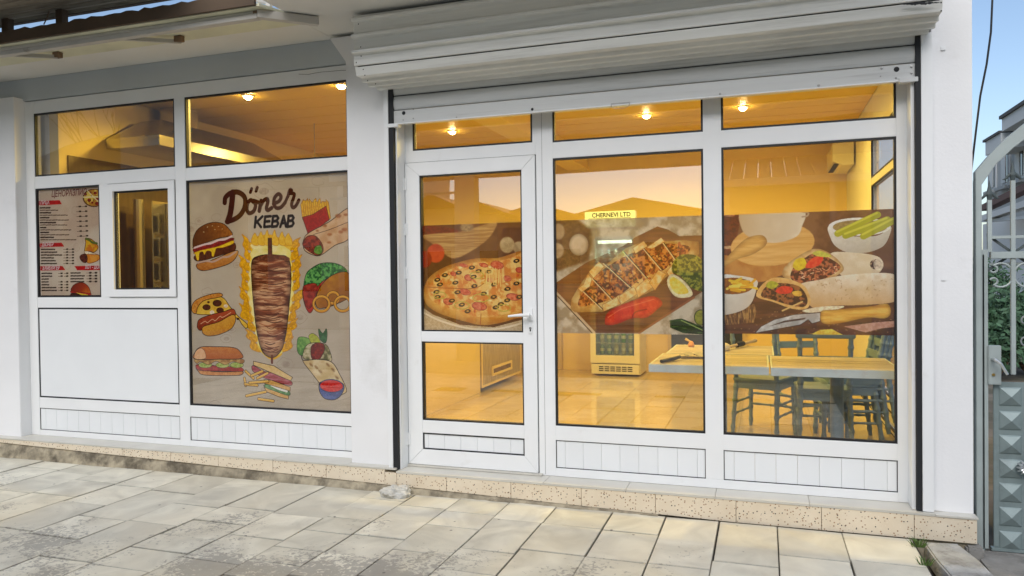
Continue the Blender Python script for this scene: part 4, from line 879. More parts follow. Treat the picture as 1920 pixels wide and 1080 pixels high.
Cp.poly([(422, 700), (440, 665), (480, 660), (490, 700), (450, 722)], (206, 180, 56), (186, 156, 50)); Cp.poly([(485, 700), (520, 660), (575, 650), (560, 690), (510, 710)], (216, 84, 60), (190, 60, 44)); Cp.poly([(520, 635), (560, 622), (620, 650), (560, 652)], (190, 186, 90), (160, 160, 80))
for k in range(46): t = random.uniform(440, 655); y = 760-(t-440)*0.22+random.uniform(-26, 22); Cp.stroke([(t, y), (t+random.uniform(-16, 16), y+random.uniform(-12, 12))], 3.5, random.choice([(190, 140, 110), (70, 34, 26), (130, 78, 58), (214, 176, 146)]))
Cp.poly([(455, 800), (560, 768), (720, 742), (925, 738), (948, 800), (945, 875), (800, 895), (620, 900), (520, 908)], (226, 218, 204), (202, 188, 166), ns=24, grad=(0, -.9), gcol=(176, 138, 96))
for k in range(40): Cp.ell(random.uniform(540, 930), random.uniform(760, 870), random.uniform(3, 9), random.uniform(2, 4), (150, 120, 92), alpha=.5, rot=random.uniform(0, 3))
Cp.poly([(238, 852), (270, 790), (330, 758), (400, 765), (480, 800), (512, 870), (490, 915), (420, 915), (320, 880)], (206, 168, 114), (186, 144, 92), ns=14)
Cp.poly([(262, 850), (290, 800), (350, 785), (450, 800), (495, 860), (480, 905), (400, 895), (320, 870)], (62, 36, 24), (134, 92, 58), ns=9, contrast=1.8)
Cp.poly([(285, 800), (310, 775), (350, 790), (320, 815)], (150, 150, 56)); Cp.poly([(335, 825), (370, 800), (420, 810), (410, 835), (360, 840)], (186, 62, 46)); Cp.poly([(420, 830), (460, 825), (465, 850), (430, 850)], (206, 158, 76))
Cp.poly([(470, 925), (560, 905), (680, 902), (640, 920), (520, 935)], (214, 196, 164)); Cp.stroke([(370, 925), (470, 880)], 6, (190, 160, 110))
Cp.poly([(680, 1005), (830, 985), (955, 975), (955, 1005), (870, 1015), (790, 1035)], (176, 140, 128), (160, 122, 108), sm=False)
Cp.poly([(232, 1038), (262, 1005), (330, 970), (430, 945), (562, 935), (560, 978), (520, 990), (500, 970), (460, 996), (330, 1020)], (196, 196, 194), (150, 146, 142), ns=30, sm=False, outline=(50, 40, 36), ow=1.5); Cp.poly([(300, 1005), (380, 975), (490, 960), (480, 970), (380, 985)], (90, 70, 56), sm=False)
for k in range(16): x = 262+k*14; y = 1032-k*1.6; Cp.stroke([(x, y), (x+6, y+7)], 3, (80, 60, 48))
Cp.poly([(565, 930), (620, 920), (800, 905), (880, 890), (912, 900), (915, 945), (880, 965), (800, 960), (640, 992), (570, 985)], (214, 170, 96), (186, 136, 66), ns=70, nsy=10, shade=.35)
Cp.poly([(478, 1030), (520, 1042), (560, 1022), (620, 1018), (680, 1050), (560, 1056)], (216, 190, 90), (190, 150, 60), sm=False)
Cp.finish('window_poster', 'photo film of meat wraps, fries bowl and knife across the right window', 'poster', alpha=0.93, gain=1.2)

# ================================================================== ROLLER SHUTTER
RS = thing('roller_shutter', 'grey white aluminium roller shutter, raised above the shop door, with boxed housing', 'roller shutter', (0, 0, 0))
HX0, HX1 = -2.465, 0.857
def hprism(nm, pts, x0=HX0, x1=HX1, m=None): q = MB(); q.prism(pts, 0, x0, x1); return q.build(nm, m or M['housing'], RS, 0.002)
M['lip'] = mat('housing_lip_paint', (0.86, 0.86, 0.83), 0.4, var=0.05)  # paler than the slats, so each lip carries its highlight in the colour
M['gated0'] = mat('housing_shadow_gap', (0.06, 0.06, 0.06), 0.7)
# fascia slats: each with a rolled upper lip
zt = 2.925
for k in range(3):
    a = zt - k*0.1005; b = a-0.0955
    hprism('housing_slat', [(-0.412, b), (-0.412, a-0.030), (-0.428, a-0.022), (-0.428, a-0.010), (-0.408, a), (-0.396, a), (-0.396, b)], x1=HX1-0.002*k)
    hprism('housing_lip', [(-0.446, a-0.024), (-0.446, a-0.008), (-0.4285, a-0.002), (-0.4285, a-0.026)], x1=HX1-0.002*k, m=M['lip'])
hprism('housing_slat', [(-0.418, 2.622), (-0.40, 2.624), (-0.30, 2.588), (-0.30, 2.60), (-0.31, 2.62)] and [(-0.402, 2.6215), (-0.384, 2.569), (-0.35, 2.569), (-0.35, 2.60), (-0.37, 2.6215)])
hprism('housing_lip', [(-0.318, 2.548), (-0.300, 2.548), (-0.265, 2.556), (-0.265, 2.584), (-0.349, 2.584), (-0.349, 2.572), (-0.322, 2.570)])
hprism('housing_lip', [(-0.240, 2.538), (-0.215, 2.538), (-0.185, 2.545), (-0.185, 2.574), (-0.264, 2.574), (-0.264, 2.560), (-0.244, 2.558)])
hprism('housing_lip', [(-0.178, 2.530), (-0.13, 2.530), (-0.13, 2.56), (-0.184, 2.56), (-0.182, 2.548)], HX0+0.03, HX1-0.02)
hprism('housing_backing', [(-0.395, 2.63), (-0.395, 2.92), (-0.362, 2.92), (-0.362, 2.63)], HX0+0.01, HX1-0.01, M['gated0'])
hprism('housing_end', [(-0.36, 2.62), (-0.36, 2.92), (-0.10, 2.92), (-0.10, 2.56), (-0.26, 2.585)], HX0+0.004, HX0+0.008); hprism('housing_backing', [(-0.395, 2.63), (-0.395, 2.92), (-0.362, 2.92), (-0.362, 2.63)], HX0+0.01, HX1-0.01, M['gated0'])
hprism('housing_end', [(-0.36, 2.62), (-0.36, 2.92), (-0.10, 2.92), (-0.10, 2.56), (-0.26, 2.585)], HX1-0.008, HX1-0.004)
hprism('housing_slat', [(-0.41, 2.93), (-0.41, 2.945), (-0.38, 2.945), (-0.38, 2.93)])
# black ragged gap where the housing lid has come away
gp = MB(); xs = np.linspace(0.32, 0.80, 26); top = []; bot = []
for i, x in enumerate(xs):
    q = pl(1690+ (x-0.32)/0.48*72, 8, 1, -0.426); z0 = float(pl(1690+(x-0.32)/0.48*75, 8-(x-0.32)*8, 1, -0.426)[2]); X_ = float(q[0])
    top.append((X_, z0+random.uniform(0.002, 0.009)*math.sin(math.pi*i/25)+0.001)); bot.append((X_, z0-random.uniform(0.002, 0.010)*math.sin(math.pi*i/25)-0.001))
gp.prism(bot+top[::-1], 1, -0.4262, -0.4245); gp.build('tear', M['dark'], RS)
# curtain: curved aluminium slats, bottom bar
def cslat(z0, z1, x0=-2.36, x1=0.795):
    n = 7; pts = []
    for i in range(n+1):
        t = i/n; pts.append((-0.128-0.011*math.sin(math.pi*t)**0.7, z0+(z1-z0)*t))
    pts += [(-0.118, z1), (-0.118, z0)]; q = MB(); q.prism(pts, 0, x0, x1); o = q.build('curtain_slat', M['shutter'], RS)
    return o
z = 2.392
for h_ in (0.092, 0.092, 0.092):
    cslat(z+0.004, z+h_); z += h_
    MB().box(-2.36, 0.795, -0.134, -0.117, z, z+0.0035).build('slat_joint', M['gasket'], RS); z += 0.0005
cslat(2.392-0.0, 2.393)
q = MB(); q.prism([(-0.136, 2.304), (-0.136, 2.384), (-0.133, 2.388), (-0.115, 2.388), (-0.115, 2.304)], 0, -2.35, 0.79); q.build('bottom_bar', M['shutter'], RS, 0.001)
q = MB(); q.prism([(-0.142, 2.296), (-0.142, 2.303), (-0.110, 2.303), (-0.110, 2.296)], 0, -2.36, 0.80); q.build('bottom_bar_edge', M['pvc'], RS)
MB().box(-2.375, -2.29, -0.156, -0.110, 2.276, 2.300).build('end_stop', M['pvc'], RS, 0.002); MB().box(0.70, 0.79, -0.152, -0.110, 2.286, 2.312).build('end_stop', M['shutter'], RS, 0.002)
def rivet(x, z, r=0.006, m='metal'): MB().lathe([(r, 0), (r*0.9, -0.003), (r*0.3, -0.004)], (x, -0.1362, z), 12, axis=1).build('rivet', M[m], RS)
for a, b, r_ in ((757, 212, 0.013), (775, 205, 0.005), (775, 222, 0.005), (856, 220, 0.005), (998, 205, 0.009), (1350, 176, 0.007), (1535, 160, 0.008), (1681, 130, 0.014), (1651, 143, 0.004), (1653, 128, 0.007), (1709, 125, 0.007), (1709, 137, 0.007), (1680, 146, 0.005), (756, 225, 0.004)):
    c = pl(a, b, 1, -0.136); rivet(float(c[0]), float(c[2]), r_, 'dark' if r_ > 0.0085 else 'metal')
c0 = pl(1146, 196, 1, -0.14); c1 = pl(1181, 192, 1, -0.14); xm = float((c0[0]+c1[0])/2); zm = float(c0[2])
q = MB(); q.tube([(float(c0[0]), -0.142, zm), (float(c0[0])+0.004, -0.15, zm-0.018), (xm-0.03, -0.152, zm-0.030), (xm+0.03, -0.152, zm-0.030), (float(c1[0])-0.004, -0.15, zm-0.018), (float(c1[0]), -0.142, zm)], 0.0016, 6)
q.box(float(c0[0]), float(c1[0]), -0.142, -0.137, zm+0.001, zm+0.006); q.build('pull_ring', M['metal'], RS)
for (a, b) in ((672, 45), (676, 88), (677, 105), (668, 117), (681, 130), (684, 141), (689, 151), (704, 157), (1770, 4), (1766, 20)):
    c = pl(a, b, 1, -0.413); MB().lathe([(0.004, 0), (0.003, -0.0016)], (max(HX0+0.01, min(HX1-0.01, float(c[0]))), -0.412, float(c[2])), 8, axis=1).build('screw', M['dark'], RS)
# guide rails
for (a, b, s0, s1) in ((-2.400, -2.366, -2.3655, -2.330), (0.804, 0.858, 0.777, 0.8035)):
    zt_ = 2.54; zb_ = -0.016
    B('guide_rail', M['pvc'], RS, a, b, -0.150, -0.094, zb_, zt_, 0.002)
    B('guide_slot', M['dark'], RS, s0, s1, -0.146, -0.06, zb_, zt_)
B('reveal', M['pvc'], SB, -2.329, -2.318, -0.120, 0.0, -0.017, 2.36, 0.001); B('reveal', M['pvc'], SB, 0.758, 0.776, -0.120, 0.0, -0.017, 2.36, 0.001)
B('conduit_cover', M['wall'], SB, 0.864, 0.905, -0.104, -0.0952, -0.02, 2.5, 0.002)

# ================================================================== CANOPY (left)
M['frame'] = mat('canopy_white_paint', (0.52, 0.50, 0.46), 0.6, var=0.1, vs=4, dirt=(0.22, 0.17, 0.11), ds=6, dthr=(0.62, 0.75))
M['brown'] = mat('brown_board', (0.085, 0.055, 0.032), 0.8, var=0.2, vs=3)
M['rust'] = mat('rusty_plate', (0.20, 0.13, 0.08), 0.85, var=0.3, vs=20)
M['polycarb'] = mat('yellowed_canopy_sheet', (0.66, 0.65, 0.48), 0.6, var=0.15, vs=3)
M['corr'] = mat('corrugated_roof', (0.34, 0.28, 0.21), 0.85, var=0.25, vs=4, stretch=(0.4, 3, 3), dirt=(0.12, 0.09, 0.06), ds=5, dthr=(0.5, 0.7))
CN = thing('canopy', 'white angle iron canopy frame with brown board edge above the left shopfront', 'canopy', (0, 0, 0))
def zz(a, b, z): c = pl(a, b, 2, z); return (float(c[0]), float(c[1]), z)
def rail_px(nm, p0, p1, z, w=0.035, h_=0.045, m='frame'):
    a = Vector(zz(*p0, z)); b = Vector(zz(*p1, z)); d = (b-a).normalized(); n_ = Vector((-d.y, d.x, 0))*w/2
    q = MB(); vs = []
    for p in (a, b):
        for s_ in (-1, 1):
            for dz in (0, h_): vs.append(p+n_*s_+Vector((0, 0, dz)))
    q.faces(vs, [(0, 1, 3, 2), (4, 6, 7, 5), (0, 4, 5, 1), (2, 3, 7, 6), (0, 2, 6, 4), (1, 5, 7, 3)]); return q.build(nm, M[m], CN, 0.002)
zc = 2.905
rail_px('front_rail', (-420, 168), (486, 36), zc, 0.05, 0.03); rail_px('front_rail', (-420, 156), (484, 26), zc+0.03, 0.02, 0.02)
rail_px('side_rail', (482, 34), (597, 48), zc, 0.045, 0.05)
for p0, p1 in (((205, 74), (340, 82)), ((0, 105), (108, 110)), ((-220, 135), (-110, 150))): rail_px('cross_brace', p0, p1, zc+0.004, 0.02, 0.026)
for p in ((336, 76), (108, 106), (485, 30)): c = zz(*p, zc+0.02); MB().box(c[0]-0.03, c[0]+0.03, c[1]-0.02, c[1]+0.02, zc+0.01, zc+0.05).build('fixing_plate', M['rust'], CN, 0.002)
y_ = zz(0, 90, zc)[1]; y2_ = zz(480, 30, zc)[1]
q = MB(); q.faces([(-7.4, -0.74, 2.957), (-2.93, -0.74, 2.957), (-2.80, -0.36, 2.957), (-7.4, -0.36, 2.957), (-7.4, -0.74, 2.975), (-2.93, -0.74, 2.975), (-2.80, -0.36, 2.975), (-7.4, -0.36, 2.975)], [(0, 1, 2, 3), (4, 5, 6, 7), (0, 1, 5, 4), (1, 2, 6, 5), (2, 3, 7, 6), (3, 0, 4, 7)]); q.build('canopy_sheet', M['polycarb'], CN)
# brown fascia board with a ragged tiled top edge
xs = np.linspace(-7.4, -2.95, 90); pts = [(-7.4, 2.962)] + [(-2.95, 2.962)] + [(float(x), 3.040+random.uniform(-0.006, 0.006)+(0.006 if i % 3 == 0 else 0)) for i, x in list(enumerate(xs))[::-1]]
q = MB(); q.prism(pts, 1, -0.76, -0.74); q.build('fascia_board', M['brown'], CN)
UR = thing('upper_roof', 'weathered corrugated roof on short dark posts above the canopy, upper left', 'roof', (0, 0, 0))
for k in range(13):      # corrugated sheets seen from below
    y0 = -0.50-k*0.075; q = MB(); zz0 = 3.205+0.03*((k*0.075)); a = random.uniform(-0.008, 0.008)
    q.prism([(y0, zz0+a), (y0-0.03, zz0-0.012), (y0-0.06, zz0+a), (y0-0.076, zz0+0.006), (y0-0.076, zz0+0.02), (y0, zz0+0.02)], 0, -7.4, -3.4-0.012*k+random.uniform(-0.03, 0.03)); q.build('roof_sheet', M['corr'], UR)
B('roof_rail', M['brown'], UR, -7.4, -3.7, -0.53, -0.495, 3.19, 3.21)
for px_ in (13, 115): c = pl(px_, 40, 1, -0.6); B('post', M['brown'], UR, float(c[0])-0.03, float(c[0])+0.03, -0.62, -0.57, 2.97, 3.2)
q = MB(); c = [pl(a, b, 1, -0.62) for a, b in ((93, 18), (88, 34), (82, 46))]; q.tube([tuple(map(float, p)) for p in c], 0.004, 6); q.build('loose_wire', M['rust'], UR)
for a, b in (((480, -6), (556, 18)), ((495, -4), (520, 8)), ((470, 2), (556, 19))):
    rail_px('truss_bar', a, b, 3.12, 0.018, 0.02, 'frame').parent = UR
B('hanger', M['frame'], CN, -2.985, -2.955, -0.60, -0.57, 2.955, 3.10)

# ================================================================== INTERIOR
FZ = -0.030
# ceiling lamps (lit)
bulb = emis('warm_bulb', (1.0, 0.70, 0.30), 90.0)
LCOL = (1.0, 0.71, 0.11)
lampM = mat('lamp_ring', (0.8, 0.75, 0.6), 0.3)
lp = [(465, 182), (640, 162), (848, 248), (1212, 218), (1393, 203)]
names_ = ['ceiling spotlight glowing warm, left of the two behind the tall left fanlight', 'ceiling spotlight glowing warm at the top right corner of the left shopfront', 'ceiling spotlight glowing warm behind the fanlight over the door', 'ceiling spotlight glowing warm behind the middle fanlight', 'ceiling spotlight glowing warm behind the right fanlight']
pos = [zz(a, b, 2.92) for a, b in lp] + [(-1.25, 1.1, 2.92), (-0.20, 1.1, 2.92)]  # the last two are unseen lamps added to brighten the room
names_ += ['ceiling spotlight above the nearest plank table, hidden by the shutter housing', 'ceiling spotlight above the right hand table, hidden by the shutter housing']
for i, (c, nm) in enumerate(zip(pos, names_)):
    t = thing('ceiling_lamp', nm, 'ceiling lamp', (c[0], c[1], 2.934), 0, 'spotlights in the shop ceiling')
    MB().lathe([(0.055, 0), (0.055, -0.006), (0.04, -0.012)], (0, 0, 0), 20).build('ring', lampM, t)
    MB().lathe([(0.030, -0.008), (0.034, -0.02), (0.02, -0.034), (0.004, -0.038)], (0, 0, 0), 16).build('bulb', bulb, t)
    l = bpy.data.lights.new('lamp_light', 'SPOT'); l.energy = 43; l.color = LCOL; l.shadow_soft_size = 0.05; l.spot_size = R(176); l.spot_blend = 0.35
    o = bpy.data.objects.new('lamp_light', l); COL.objects.link(o); o.parent = t; o.location = (0, 0, -0.05)

# drinks fridge
M['fridge'] = mat('cream_fridge', (0.74, 0.70, 0.60), 0.4)
M['fridgein'] = mat('fridge_inside', (0.55, 0.58, 0.55), 0.5)
M['fglass'] = glass_mat('fridge_glass', 1.5, (0.82, 0.86, 0.84))
fx0, fx1, fy0, fy1 = -2.14, -1.50, 4.90, 5.46
FR = thing('drinks_fridge', 'tall cream drinks fridge with glass door and lit yellow header against the back wall', 'fridge', (fx0, fy0, FZ))
def FB(nm, m, x0, x1, y0, y1, z0, z1, bv=0.003, par=None): return B(nm, m, par or FR, x0-fx0+0, x1-fx0, y0-fy0, y1-fy0, z0-FZ, z1-FZ, bv)
FB('side_panel', M['fridge'], fx0, fx0+0.04, fy0+0.05, fy1, FZ+0.02, 1.86); FB('side_panel', M['fridge'], fx1-0.04, fx1, fy0+0.05, fy1, FZ+0.02, 1.86)
FB('back_panel', M['fridgein'], fx0+0.04, fx1-0.04, fy1-0.04, fy1, FZ+0.1, 1.84); FB('top_panel', M['fridge'], fx0+0.04, fx1-0.04, fy0+0.05, fy1, 1.80, 1.86)
FB('base', M['fridge'], fx0+0.04, fx1-0.04, fy0+0.05, fy1, FZ+0.02, 0.16)
dr = MB(); dr.box(0, 0.07, 0, 0.05, 0.17, 1.87); dr.box(0.57, 0.64, 0, 0.05, 0.17, 1.87); dr.box(0.07, 0.57, 0, 0.05, 0.17, 0.27); dr.box(0.07, 0.57, 0, 0.05, 1.80, 1.87); dr.build('door_frame', M['fridge'], FR, 0.003)
B('door_glass', M['fglass'], FR, 0.07, 0.57, 0.02, 0.026, 0.27, 1.80)
kick = B('grille', M['fridge'], FR, 0.01, 0.63, 0.005, 0.05, 0.03, 0.155, 0.003)
for i in range(6):
    for j in range(3): B('slot', M['dark'], kick, 0.11+i*0.075, 0.17+i*0.075, 0.002, 0.006, 0.065+j*0.025, 0.078+j*0.025)
hd = B('header', emis('fridge_header', (0.80, 0.86, 0.42), 0.30), FR, -0.05, 0.60, -0.03, 0.10, 1.93, 2.13, 0.004)
blk = mat('header_ink', (0.05, 0.07, 0.03), 0.5)
c_ = Matrix.Translation((0.045, -0.0315, 2.055)) @ Matrix.Rotation(R(90), 4, 'X')
text_mesh('lettering', 'CHERNEVI LTD', blk, hd, 0.078, c_, bold=0.002, sx=0.95)
for (x0, x1, z_) in ((0.0, 0.55, 2.035), (0.10, 0.28, 1.975), (0.32, 0.50, 1.975), (0.18, 0.42, 1.95)): B('print_line', blk, hd, x0, x1, -0.0315, -0.031, z_, z_+0.006)
lt = B('light_tube', emis('fridge_tube', (0.85, 1.0, 0.72), 7.0), FR, 0.10, 0.54, 0.07, 0.10, 1.72, 1.76)
pl_ = bpy.data.lights.new('tube_light', 'AREA'); pl_.shape = 'RECTANGLE'; pl_.size = 0.4; pl_.size_y = 0.04; pl_.energy = 4; pl_.color = (0.8, 1.0, 0.7)
po = bpy.data.objects.new('tube_light', pl_); COL.objects.link(po); po.parent = FR; po.location = (0.32, 0.12, 1.70)
shelves = [0.42, 0.68, 0.94, 1.20, 1.46]
shm = mat('wire_shelf', (0.6, 0.6, 0.58), 0.4, metal=0.5)
for z_ in shelves:
    q = MB()
    for k in range(12): q.box(0.05+k*0.048, 0.055+k*0.048, 0.06, 0.5, z_, z_+0.005)
    q.box(0.045, 0.595, 0.06, 0.066, z_-0.004, z_+0.012); q.build('shelf', shm, FR)
bm_ = mat('bottle_plastic', (0.30, 0.42, 0.46), 0.2); bm2 = mat('drink_carton', (0.52, 0.50, 0.42), 0.4); cap = mat('bottle_cap', (0.05, 0.12, 0.35), 0.4); lab = mat('bottle_label', (0.75, 0.74, 0.70), 0.5); grn = mat('drink_green', (0.10, 0.30, 0.08), 0.3)
def bottle(x, z_, m_, tall, label):
    t = thing('bottle', label, 'bottle', (fx0+x, fy0+0.14, FZ+z_+0.006), 0, 'bottles on the fridge shelves')
    MB().lathe([(0.028, 0), (0.03, 0.01), (0.03, tall*0.6), (0.012, tall*0.86), (0.012, tall*0.93)], seg=12).build('body', m_, t, smooth=True)
    MB().lathe([(0.014, tall*0.93), (0.014, tall)], seg=10).build('cap', cap, t); MB().lathe([(0.0306, tall*0.28), (0.0306, tall*0.5)], seg=12).build('label', lab, t)
lb = ['first water bottle from the left on the lowest fridge shelf', 'second bottle from the left on the lowest fridge shelf', 'third bottle from the left on the lowest fridge shelf, white label', 'fourth bottle from the left on the lowest fridge shelf, white label', 'rightmost bottle on the lowest fridge shelf']
B('shelf', shm, FR, 0.045, 0.595, 0.06, 0.5, 0.265, 0.27)
for i in range(5): bottle(0.13+i*0.094, 0.270, bm_ if i < 2 else bm2, 0.15+0.02*(i > 1), lb[i].replace('lowest fridge shelf', 'second fridge shelf from the bottom') if False else lb[i])
for zi, z_ in enumerate(shelves):
    for i in range(5):
        o_ = ['first', 'second', 'third', 'fourth', 'fifth'][i]; w_ = ['second', 'third', 'fourth', 'fifth', 'top'][zi]
        bottle(0.13+i*0.094, z_, grn if (i+zi) % 4 == 3 else (bm_ if (i+zi) % 3 else bm2), 0.19, '%s bottle from the left on the %s fridge shelf counted from the floor' % (o_, w_))

# counter
CT = thing('counter', 'long counter with blank cream side panel and wood grain front with a framed vent', 'counter', (-3.03, 1.7, FZ))
M['grain'] = mat('wood_grain_laminate', (0.42, 0.33, 0.20), 0.45, var=0.35, vs=9, stretch=(1, 6, 0.6))
B('side_panel', M['cream'], CT, -0.62, 0.0, -0.1, 1.515, 0.0, 0.98, 0.002)
B('front_panel', M['grain'], CT, -0.60, 0.012, 1.52, 2.96, 0.05, 0.98, 0.002); B('worktop', M['sill'], CT, -0.66, 0.03, -0.12, 2.98, 0.982, 1.02, 0.003)
B('trim', M['cream'], CT, 0.0125, 0.02, 1.52, 2.96, 0.05, 0.075); B('trim', M['cream'], CT, 0.0125, 0.02, 2.93, 2.96, 0.076, 0.98); B('trim', M['cream'], CT, 0.0125, 0.02, 1.52, 1.55, 0.076, 0.98)
vy0, vz0 = pl(924, 706, 0, -3.0)[1:]; vy1, vz1 = pl(961, 675, 0, -3.0)[1:]
vf = MB(); Y0, Y1, Z0, Z1 = float(vy0)-1.7, float(vy1)-1.7, float(vz0)-FZ, float(vz1)-FZ
vf.box(0.013, 0.028, Y0, Y1, Z0, Z0+0.03); vf.box(0.013, 0.028, Y0, Y1, Z1-0.03, Z1); vf.box(0.013, 0.028, Y0, Y0+0.04, Z0+0.03, Z1-0.03); vf.box(0.013, 0.028, Y1-0.04, Y1, Z0+0.03, Z1-0.03)
vent = vf.build('vent_frame', M['cream'], CT, 0.002); B('vent_grille', M['rust'], vent, 0.0125, 0.018, Y0+0.04, Y1-0.04, Z0+0.03, Z1-0.03)

# extractor hood over the grill
M['steel'] = mat('stainless_steel', (0.62, 0.60, 0.56), 0.22, metal=1.0, var=0.05, vs=3, stretch=(1, 0.3, 8))
EH = thing('extractor_hood', 'long stainless steel extractor hood with square duct under the ceiling', 'extractor hood', (-5.3, 1.3, 2.46))
B('lower_band', M['steel'], EH, -0.28, 0.32, -0.72, 1.2, 0.0, 0.09, 0.003)
q = MB(); q.faces([(-0.28, -0.72, 0.09), (0.32, -0.72, 0.09), (0.32, 1.2, 0.09), (-0.28, 1.2, 0.09), (-0.2, -0.4, 0.30), (0.05, -0.4, 0.30), (0.05, 0.9, 0.30), (-0.2, 0.9, 0.30)], [(3, 2, 1, 0), (4, 5, 6, 7), (0, 1, 5, 4), (1, 2, 6, 5), (2, 3, 7, 6), (3, 0, 4, 7)]); q.build('canopy', M['steel'], EH)
B('duct', M['steel'], EH, -0.16, 0.02, -0.2, 0.1, 0.30, 0.47, 0.003)
MB().tube([(0.12, -0.1, 0.10), (0.13, -0.12, 0.25), (0.10, -0.16, 0.36), (0.11, -0.2, 0.47)], 0.012, 8).build('flex_pipe', M['dark'], EH)
for i, (a, b) in enumerate(((590, 232), (590, 330))): pass
c = zz(589, 232, 2.93); MB().tube([(c[0], c[1], 2.934), (c[0], c[1], 2.35)], 0.004, 6).build('hanging_chain', M['metal'], None)
o = bpy.data.objects['hanging_chain']; tag(o, 'thin chain hanging from the ceiling behind the tall left fanlight', 'chain')
# vertical doner grill behind the hatch
DG = thing('doner_grill', 'vertical doner grill with four square burners behind the serving hatch', 'grill', (-5.42, 0.98, 0.98))
M['steeld'] = mat('grill_steel', (0.40, 0.36, 0.28), 0.3, metal=0.9)
M['mesh'] = mat('burner_mesh', (0.05, 0.045, 0.04), 0.6, bump=0.8, bs=200)
B('back_column', M['steeld'], DG, 0.10, 0.52, 0.02, 0.20, -0.02, 1.02, 0.004)
for k in range(4):
    z0 = 0.06+k*0.225; q = MB(); q.box(0.15, 0.165, -0.01, 0.02, z0, z0+0.19); q.box(0.385, 0.40, -0.01, 0.02, z0, z0+0.19); q.box(0.165, 0.385, -0.01, 0.02, z0, z0+0.015); q.box(0.165, 0.385, -0.01, 0.02, z0+0.175, z0+0.19)
    f_ = q.build('burner', M['steel'], DG); B('burner_mesh', M['mesh'], f_, 0.165, 0.385, 0.008, 0.018, z0+0.015, z0+0.175)
B('wing', M['steel'], DG, 0.085, 0.10, -0.14, 0.16, -0.02, 1.03, 0.002); B('wing', M['steel'], DG, 0.52, 0.535, -0.10, 0.16, -0.02, 1.0, 0.002)
MB().tube([(0.0, -0.2, -0.02), (0.0, -0.2, 1.04)], 0.045, 12).build('spit_guard', M['steeld'], DG); MB().box(-0.1, 0.56, -0.30, 0.2, -0.06, -0.021).build('drip_tray', M['steel'], DG, 0.003)
DT = thing('grill_stand', 'dark work bench under the doner grill', 'work bench', (-5.55, 0.55, FZ))
B('bench_body', M['darkroom'], DT, 0.0, 1.2, 0.05, 0.66, 0.0, 0.88); B('bench_top', M['steeld'], DT, -0.02, 1.22, 0.03, 0.68, 0.885, 0.945, 0.003)
TC = thing('tall_cabinet', 'tall brown cabinet beside the grill behind the serving hatch', 'cabinet', (-4.86, 1.6, FZ))
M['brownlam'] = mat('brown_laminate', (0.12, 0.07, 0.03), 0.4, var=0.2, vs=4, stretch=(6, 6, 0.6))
B('cabinet_body', M['brownlam'], TC, 0, 0.75, 0.05, 0.5, 0, 1.95); B('cabinet_door', M['brownlam'], TC, 0.01, 0.37, 0.03, 0.048, 0.02, 1.93, 0.003); B('cabinet_door', M['brownlam'], TC, 0.38, 0.74, 0.03, 0.048, 0.02, 1.93, 0.003)
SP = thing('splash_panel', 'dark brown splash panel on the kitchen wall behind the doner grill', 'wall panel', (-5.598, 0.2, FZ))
B('panel', M['brownlam'], SP, 0, 0.012, 0, 2.1, 0.0, 2.38)  # dark sheet puts the hood's shade behind the hatch into colour
# air conditioner
AC = thing('air_conditioner', 'wall mounted air conditioner high in the right rear corner', 'air conditioner', (0.97, 4.5, 2.48))
q = MB(); q.prism([(-0.22, 0.05), (-0.22, 0.24), (-0.19, 0.27), (0, 0.27), (0, 0.0), (-0.12, 0.0)], 1, 0, 0.85); q.build('casing', M['fridge'], AC, 0.004)
B('air_slot', M['dark'], AC, -0.205, -0.13, 0.05, 0.8, 0.015, 0.022)

# tables
M['top'] = mat('table_plank', (0.52, 0.46, 0.37), 0.4, var=0.22, vs=6, stretch=(0.8, 12, 12), randobj=0.14)
M['teal'] = mat('teal_paint', (0.20, 0.29, 0.36), 0.4, var=0.1, vs=5)
M['edge'] = mat('worn_teal_edge', (0.66, 0.74, 0.72), 0.5, var=0.12, vs=6, dirt=(0.62, 0.62, 0.58), ds=16, dthr=(0.5, 0.7))
def table(name_label, x0, x1, y0, y1, z1=0.70):
    t = thing('dining_table', name_label, 'table', (x0, y0, FZ)); w, d, h_ = x1-x0, y1-y0, z1-FZ; n = 6
    for k in range(n): B('table_plank', M['top'], t, 0.012, w-0.012, 0.012+k*(d-0.024)/n+0.001, 0.012+(k+1)*(d-0.024)/n-0.001, h_-0.022, h_+random.uniform(-0.001, 0.001), 0.0015)
    B('apron', M['edge'], t, 0, w, 0, 0.011, h_-0.05, h_-0.001, 0.001); B('apron', M['edge'], t, 0, w, d-0.011, d, h_-0.05, h_-0.001, 0.001); B('apron', M['edge'], t, 0, 0.011, 0.0115, d-0.0115, h_-0.05, h_-0.001, 0.001); B('apron', M['edge'], t, w-0.011, w, 0.0115, d-0.0115, h_-0.05, h_-0.001, 0.001)
    return t, w, d, h_
t1, w, d, h_ = table('plank topped table with teal edge behind the middle window, nearest the glass', -0.70, 0.030, 0.18, 0.88)
q = MB(); q.tube([(w*0.5, d*0.5, 0.02), (w*0.5, d*0.5, h_-0.03)], 0.035, 14); q.build('pedestal', M['teal'], t1, smooth=False)
B('base', M['teal'], t1, w*0.5-0.2, w*0.5+0.2, d*0.5-0.03, d*0.5+0.03, 0, 0.03, 0.005); B('base', M['teal'], t1, w*0.5-0.03, w*0.5+0.03, d*0.5-0.2, d*0.5+0.2, 0.0305, 0.045, 0.005)
t2, w, d, h_ = table('plank topped table with teal edge behind the right window', 0.040, 0.765, 0.16, 0.86)
q = MB(); q.tube([(0.40, 0.36, 0.03), (0.40, 0.36, h_-0.03)], 0.04, 16); q.build('pedestal', M['teal'], t2)
